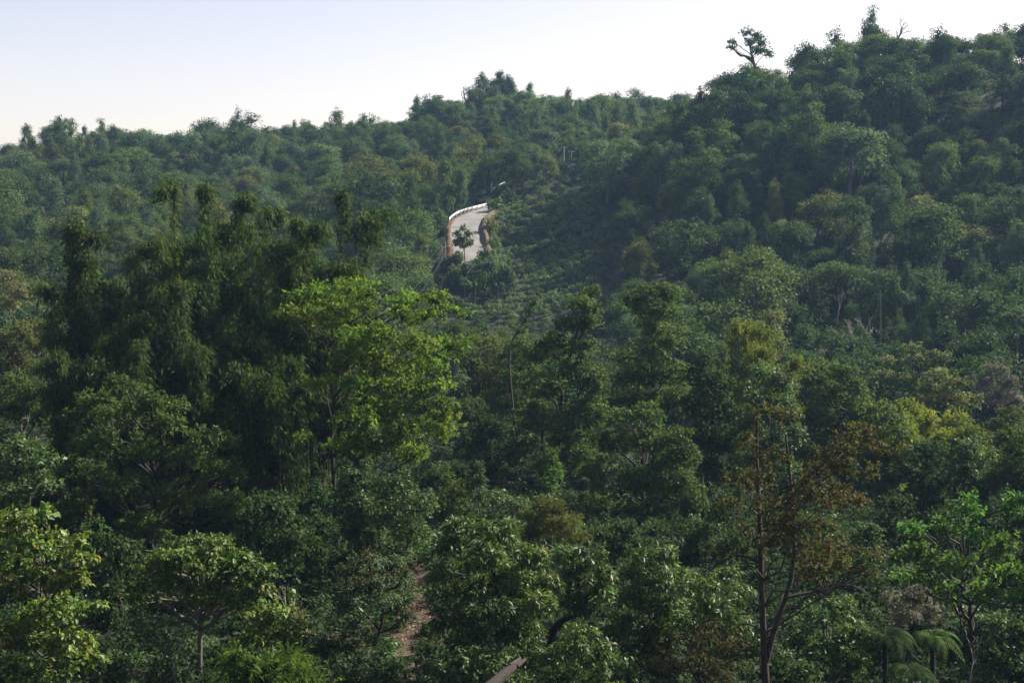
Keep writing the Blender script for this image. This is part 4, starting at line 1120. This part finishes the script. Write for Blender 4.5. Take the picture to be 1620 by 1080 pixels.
# ------------------------------------------------------------------ geometry-node scatter for what nobody could count
def scatter(name, pts, rots, scl, idx, meshes, label, cat=None):
    """One object of kind stuff that draws the given meshes at the points."""
    col = bpy.data.collections.new(name + ' sources')
    for i, mm in enumerate(meshes):
        o = bpy.data.objects.new('%s_%02d' % (name, i), mm)
        col.objects.link(o)
    me = bpy.data.meshes.new(name)
    me.vertices.add(len(pts))
    me.vertices.foreach_set('co', np.asarray(pts, np.float32).ravel())
    for nm, typ, arr in (('rot', 'FLOAT_VECTOR', rots), ('scl', 'FLOAT_VECTOR', scl)):
        a = me.attributes.new(nm, typ, 'POINT'); a.data.foreach_set('vector', np.asarray(arr, np.float32).ravel())
    a = me.attributes.new('idx', 'INT', 'POINT'); a.data.foreach_set('value', np.asarray(idx, np.int32))
    ob = link_mesh(name, me)
    ng = bpy.data.node_groups.new(name, 'GeometryNodeTree')
    ng.interface.new_socket('Geometry', in_out='INPUT', socket_type='NodeSocketGeometry')
    ng.interface.new_socket('Geometry', in_out='OUTPUT', socket_type='NodeSocketGeometry')
    N, Lk = ng.nodes, ng.links
    gi, go = N.new('NodeGroupInput'), N.new('NodeGroupOutput')
    ip = N.new('GeometryNodeInstanceOnPoints'); ip.inputs['Pick Instance'].default_value = True
    ci = N.new('GeometryNodeCollectionInfo'); ci.inputs['Collection'].default_value = col
    ci.inputs['Separate Children'].default_value = True; ci.inputs['Reset Children'].default_value = True
    Lk.new(gi.outputs[0], ip.inputs['Points']); Lk.new(ci.outputs[0], ip.inputs['Instance'])
    for nm, typ, sock in (('rot', 'FLOAT_VECTOR', 'Rotation'), ('scl', 'FLOAT_VECTOR', 'Scale'), ('idx', 'INT', 'Instance Index')):
        na = N.new('GeometryNodeInputNamedAttribute'); na.data_type = typ; na.inputs['Name'].default_value = nm
        src = na.outputs[0]
        Lk.new(src, ip.inputs[sock])
    Lk.new(ip.outputs[0], go.inputs[0])
    md = ob.modifiers.new('scatter', 'NODES'); md.node_group = ng
    return tag(ob, label, cat, None, 'stuff')

def far_combined(look, form, k):
    """Crown and trunk of a shared tree in one mesh, for the uncounted forest."""
    crown, trunk, _ = LOOKS[(look, form)][k]
    key = crown.name + '+'
    if key in bpy.data.meshes: return bpy.data.meshes[key]
    b = QB(); mats = list(crown.materials) + list(trunk.materials)
    for me, off in ((crown, 0), (trunk, len(crown.materials))):
        co = np.empty(len(me.vertices) * 3, np.float32); me.vertices.foreach_get('co', co)
        li = np.empty(len(me.loops), np.int32); me.loops.foreach_get('vertex_index', li)
        mi = np.empty(len(me.polygons), np.int32); me.polygons.foreach_get('material_index', mi)
        b.add(co.reshape(-1, 3), li.reshape(-1, 4), 0); b.m[-1] = mi + off
    return quads_mesh(key, np.concatenate(b.v), np.concatenate(b.q), mats, np.concatenate(b.m))

# ------------------------------------------------------------------ the forest on the slopes
def forest():
    r = np.random.default_rng(42)
    sp = 7.1
    gx, gy = np.meshgrid(np.arange(-262, 263, sp), np.arange(176, 545, sp * .92))
    gx = gx + (np.arange(gx.shape[0]) % 2)[:, None] * sp / 2
    x = (gx + r.uniform(-.42, .42, gx.shape) * sp).ravel(); y = (gy + r.uniform(-.42, .42, gx.shape) * sp).ravel()
    z = H(x, y)
    n = len(x)
    # patches of like trees, tree heights
    pn = vnoise(x, y, 31, 5.0) + vnoise(x, y, 13, 8.0) * .6
    h = (9.3 * np.exp(r.normal(0, .24, n))).clip(5, 17) * (1 + .12 * vnoise(x, y, 40, 3))
    near_hill = (x / y * FPX + 810 > 1080) & (y < 390)
    h = np.where(near_hill, h * 1.1, np.where(y > 320, h * .98, h))
    w = h * r.uniform(.66, 1.0, n)
    looks = np.empty(n, object); forms = np.empty(n, object)
    u0, v0 = proj(np.stack([x, y, z + h], -1))
    rr = r.random(n) + pn * .10
    for i in range(n):
        q = rr[i]
        looks[i] = 'dark' if q < .33 else 'mid' if q < .60 else 'grey' if q < .84 else 'olive' if q < .94 else 'gold' if q < .975 else 'red' if q < .979 else 'mid'
        forms[i] = ('round', 'irregular', 'tall', 'umbrella')[int(r.choice(4, p=[.44, .36, .15, .05]))]
        if looks[i] in ('gold', 'red') and forms[i] in ('tall', 'umbrella'): forms[i] = 'round'
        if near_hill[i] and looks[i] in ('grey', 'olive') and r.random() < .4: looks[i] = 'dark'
    lower = (u0 > 1230) & (y < 285) & (v0 > 360)  # slope shade put into leaf colour: mostly dark green trees here
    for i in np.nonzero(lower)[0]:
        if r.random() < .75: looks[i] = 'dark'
    tallm = forms == 'tall'
    w[tallm] *= .72; h[tallm] *= 1.1
    kk = r.integers(0, 2, n)
    # skyline heights stay below what the photo shows
    SKY = np.array([(-300, 225), (0, 229), (40, 212), (100, 192), (180, 200), (240, 210), (300, 196), (370, 196), (450, 194), (560, 198), (640, 186), (660, 160), (700, 157), (740, 150), (770, 128), (820, 130), (870, 145), (930, 142), (1000, 143), (1060, 148), (1100, 152), (1125, 128), (1170, 98), (1220, 68), (1300, 62), (1350, 50), (1440, 52), (1500, 50), (1560, 50), (1610, 42), (1900, 36)], float)
    u, v = proj(np.stack([x, y, z + h], -1))
    cap = np.interp(u, SKY[:, 0], SKY[:, 1]) + np.where(r.random(n) < .24, r.uniform(-24, -4, n), r.uniform(-4, 18, n))
    cap = np.where((u > 1140) & (u < 1196), np.interp(u, SKY[:, 0], SKY[:, 1]) + r.uniform(0, 12, n), cap)
    over = v < cap
    hh = h.copy()
    hh[over] = h[over] - (cap[over] - v[over]) * y[over] / FPX
    keep = hh > 3.0
    # keep clear: road, plantation, what the photo shows in front of them
    uc, vc = proj(np.stack([x, y, z + hh * .62], -1))
    ub, vb = proj(np.stack([x, y, z], -1))
    ut, vt = proj(np.stack([x, y, z + hh], -1))
    rw = w / y * FPX * .5
    dr = np.hypot(x[:, None] - road_line[None, :, 0], y[:, None] - road_line[None, :, 1]).min(1)
    keep &= dr > 3.2 + w * .42
    for du in (-.8, 0, .8):
        for vv in (vt + 2, vc, (vc + vb) / 2):
            keep &= ~(in_poly(uc + rw * du, vv, ROADVIEW) & (y < 335))
            keep &= ~(in_poly(uc + rw * du, vv, PLANT) & (y < 345))
    keep &= ~(in_poly(ub, vb, PLANT))
    keep &= ~((np.abs(uc - 897) < rw * .9 + 8) & (vt < 266) & (vb > 232) & (y < 384) & (y > 300))      # round the tall poles
    # hidden behind a hill
    s = np.linspace(.35, .985, 60)
    hid = np.zeros(n, bool)
    tz = z + hh
    for q in s:
        hid |= (H(x * q, y * q) > tz * q + 2.0) & (y * q > 60)
    keep &= ~hid
    keep &= (ut > -190) & (ut < 1810)
    ids = np.nonzero(keep)[0]
    # which show: painter's count on a coarse picture, nearest first
    gw, gh, cs = 405, 270, 4.0
    occ = np.zeros((gh, gw), bool)
    yy, xx = np.mgrid[0:gh, 0:gw]; yy = yy * cs; xx = xx * cs
    items = [(d, -1, a, b, c * .8, e * .8) for a, b, c, e, d in NEAR] + [(y[i], i, uc[i], vc[i] - 2, rw[i] * .92, max(3, (vb[i] - vt[i]) * .38)) for i in ids]
    items.sort(key=lambda t: t[0])
    seen = np.zeros(n)
    for d, i, a, b, c, e in items:
        x0, x1 = int(max(0, (a - c) / cs)), int(min(gw, (a + c) / cs + 2)); y0, y1 = int(max(0, (b - e) / cs)), int(min(gh, (b + e) / cs + 2))
        if x1 <= x0 or y1 <= y0: continue
        m = ((xx[y0:y1, x0:x1] - a) / c) ** 2 + ((yy[y0:y1, x0:x1] - b) / e) ** 2 < 1
        sub = occ[y0:y1, x0:x1]
        if i >= 0: seen[i] = (m & ~sub).sum()
        sub |= m
    order = ids[np.argsort(-seen[ids])]
    chosen = [i for i in order[:300] if seen[i] >= 4]
    rest = [i for i in ids if i not in set(chosen)]
    # labels: look, then where on the slope, then order within that spot
    skyv = lambda px: np.interp(px, SKY[:, 0], SKY[:, 1])
    cols = [(130, 'above lone bamboo spire'), (250, 'left above the bamboo'), (380, 'above tallest bamboo'), (520, 'above arching bamboo'), (610, 'well left of the road'),
            (705, 'just left of the road bend'), (785, 'straight above the road bend'), (880, 'above the planted rows'), (985, 'right of the planted rows'), (1090, 'above flat-headed tree'), (1200, 'below gnarled hilltop tree'),
            (1310, 'above light green dome'), (1430, 'above the bare dead pair'), (1530, 'above golden-topped tree'), (9999, 'by the right edge')]
    cells = {}
    def where(i):
        px, py = ut[i], (vt[i] + vc[i]) / 2
        col = next(t for lim, t in cols if px < lim)
        s0 = skyv(px); bot = 560 if px > 1100 else 460
        f = (py - s0) / (bot - s0)
        band = 'on the skyline' if py - s0 < 24 else 'high upslope' if f < .35 else 'midway upslope' if f < .65 else 'low downslope'
        return band, col
    for i in chosen:
        ph = LOOKS[(looks[i], forms[i])][kk[i] % len(LOOKS[(looks[i], forms[i])])][2]
        cells.setdefault((ph, *where(i)), []).append(i)
    lab = {}
    for (ph, band, col), v in cells.items():
        v.sort(key=lambda i: ut[i])
        for k, i in enumerate(v):
            pre = '' if len(v) == 1 else ('left ' if k == 0 else 'right ') if len(v) == 2 else ORD[k] + ' from left: '
            lab[i] = f'{pre}{ph} tree {band} {col}'
    for i in chosen:
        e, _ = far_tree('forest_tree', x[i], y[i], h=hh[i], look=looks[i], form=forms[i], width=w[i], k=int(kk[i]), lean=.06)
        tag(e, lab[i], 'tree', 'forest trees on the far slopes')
    meshes, mi, idx = [], {}, []
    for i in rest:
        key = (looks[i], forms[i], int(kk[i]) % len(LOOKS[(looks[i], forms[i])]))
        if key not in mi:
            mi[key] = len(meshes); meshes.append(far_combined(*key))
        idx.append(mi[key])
    # beside the view, where the photo shows nothing, the wood simply goes on
    fx, fy = [], []
    for side, dd in [(a, b) for a in (-1, 1) for b in np.arange(58, 180, 7.0)]:
        for q in np.arange(0, 5):
            fx.append(side * (810 / FPX * dd + 5.5 + q * 7 + r.uniform(-1, 1))); fy.append(dd + r.uniform(-2.5, 2.5))
    nf, n0 = len(fx), len(x)
    x = np.append(x, fx); y = np.append(y, fy); z = np.append(z, H(np.array(fx), np.array(fy)))
    hh = np.append(hh, r.uniform(7, 13, nf)); w = np.append(w, r.uniform(6, 9.5, nf)); kk = np.append(kk, r.integers(0, 2, nf))
    looks = np.append(looks, r.choice(['mid', 'dark', 'mid', 'grey', 'olive'], nf)); forms = np.append(forms, r.choice(['round', 'irregular', 'tall'], nf))
    for i in range(n0, n0 + nf):
        rest.append(i); key = (looks[i], forms[i], int(kk[i]))
        if key not in mi:
            mi[key] = len(meshes); meshes.append(far_combined(*key))
        idx.append(mi[key])
    rest = np.array(rest)
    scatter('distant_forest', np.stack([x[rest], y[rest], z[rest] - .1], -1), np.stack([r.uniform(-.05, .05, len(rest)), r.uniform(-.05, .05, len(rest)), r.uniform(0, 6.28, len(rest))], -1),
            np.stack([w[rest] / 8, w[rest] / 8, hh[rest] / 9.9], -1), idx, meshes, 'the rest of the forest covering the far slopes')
    print('forest: kept', len(ids), 'individual', len(chosen), 'rest', len(rest))
forest()
if stuff_c:
    k = len(stuff_c)
    scatter('planted_shrubs', np.array(stuff_c), np.stack([np.zeros(k), np.zeros(k), rng.uniform(0, 6.28, k)], -1), rng.uniform(.8, 1.15, (k, 1)) * np.ones((k, 3)), np.arange(k) % 5, coffee, 'upper planted shrubs of the plantation')

# ------------------------------------------------------------------ undergrowth and leaf litter
def undergrowth():
    r = np.random.default_rng(5)
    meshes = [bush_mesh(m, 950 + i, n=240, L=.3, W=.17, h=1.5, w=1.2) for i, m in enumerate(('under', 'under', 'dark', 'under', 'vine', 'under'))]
    pts = []
    for y0, y1, sp in ((40, 110, 1.15), (110, 200, 1.55), (200, 360, 2.2), (360, 500, 3.6)):
        half = y1 * .43 + 8
        gx, gy = np.meshgrid(np.arange(-half, half, sp), np.arange(y0, y1, sp))
        pts.append(np.stack([(gx + r.uniform(-.5, .5, gx.shape) * sp).ravel(), (gy + r.uniform(-.5, .5, gx.shape) * sp).ravel(), np.full(gx.size, sp)], -1))
    p = np.concatenate(pts)
    z = H(p[:, 0], p[:, 1])
    u, v = proj(np.stack([p[:, 0], p[:, 1], z], -1))
    ok = np.hypot(p[:, 0][:, None] - road_line[None, ::3, 0], p[:, 1][:, None] - road_line[None, ::3, 1]).min(1) > 4.8
    bare = [(655, 885), (680, 880), (684, 950), (670, 1000), (660, 1060), (618, 1070), (625, 1030), (650, 960)]
    ok &= ~(in_poly(u, v, bare) & (p[:, 1] < 130) & (r.random(len(p)) < .8))
    ok &= ~(in_poly(u, v, PLANT) & (p[:, 1] > 240))
    ok &= np.abs(p[:, 0]) < p[:, 1] * .41 + 6
    p = p[ok]; z = z[ok]
    n = len(p)
    s = p[:, 2] / 1.9 * r.uniform(.5, 1.1, n) * np.where(p[:, 1] < 112, 1.25, .95)
    s = np.where(p[:, 1] > 200, s * .75, s)
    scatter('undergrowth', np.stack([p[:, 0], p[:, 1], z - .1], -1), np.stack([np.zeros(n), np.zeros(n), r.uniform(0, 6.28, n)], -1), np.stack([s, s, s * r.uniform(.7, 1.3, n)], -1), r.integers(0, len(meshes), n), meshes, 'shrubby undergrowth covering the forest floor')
    # bare slope with fallen leaves in the foreground
    gx, gy = np.meshgrid(np.linspace(-10.5, -1.5, 46), np.linspace(54, 92, 80))
    zz = H(gx, gy)
    e = np.minimum(1, np.minimum(np.minimum(gx + 10.5, -1.5 - gx) / 1.5, np.minimum(gy - 54, 92 - gy) / 4))
    b = QB(); nx = 46
    i = (np.arange(79)[:, None] * nx + np.arange(45)[None, :]).ravel()
    b.add(np.stack([gx, gy, zz + .12 * e - .12 * (1 - e) + .05 * vnoise(gx, gy, .8, 2)], -1).reshape(-1, 3), np.stack([i, i + 1, i + nx + 1, i + nx], -1))
    tag(b.obj('bare_slope', [M['litter']]), 'bare leaf-littered slope between the foreground trees', None, None, 'structure')
    k = 6000
    px, py = r.uniform(-10, -2, k), r.uniform(55, 91, k)
    pos = np.stack([px, py, H(px, py) + .15], -1)
    v_, q_, _ = leaf_quads(pos, np.array([0, 0, 1.0]) + r.normal(size=(k, 3)) * .5, r.normal(size=(k, 3)) * [1, 1, .3], r.uniform(.12, .26, k), r.uniform(.07, .13, k))
    b = QB(); b.add(v_, q_)
    tag(b.obj('fallen_leaves', [M['litterleaf']], smooth=False), 'dry fallen leaves on the bare slope', None, None, 'stuff')
undergrowth()

# ------------------------------------------------------------------ haze
def haze():
    m, nt, out = new_mat('haze')
    p = nt.nodes.new('ShaderNodeVolumePrincipled')
    p.inputs['Color'].default_value = (.40, .67, 1.0, 1)
    p.inputs['Density'].default_value = HAZE
    p.inputs['Density Attribute'].default_value = ''
    p.inputs['Anisotropy'].default_value = HAZE_G
    nt.links.new(p.outputs[0], out.inputs['Volume'])
    b = QB(); zb, zt = ZMIN - 2, 64.0
    b.box((0, 0, (zb + zt) / 2), 3100, 3100, zt - zb)
    tag(b.obj('haze', [m], smooth=False), 'thin blue haze over the valley', None, None, 'stuff')
haze()
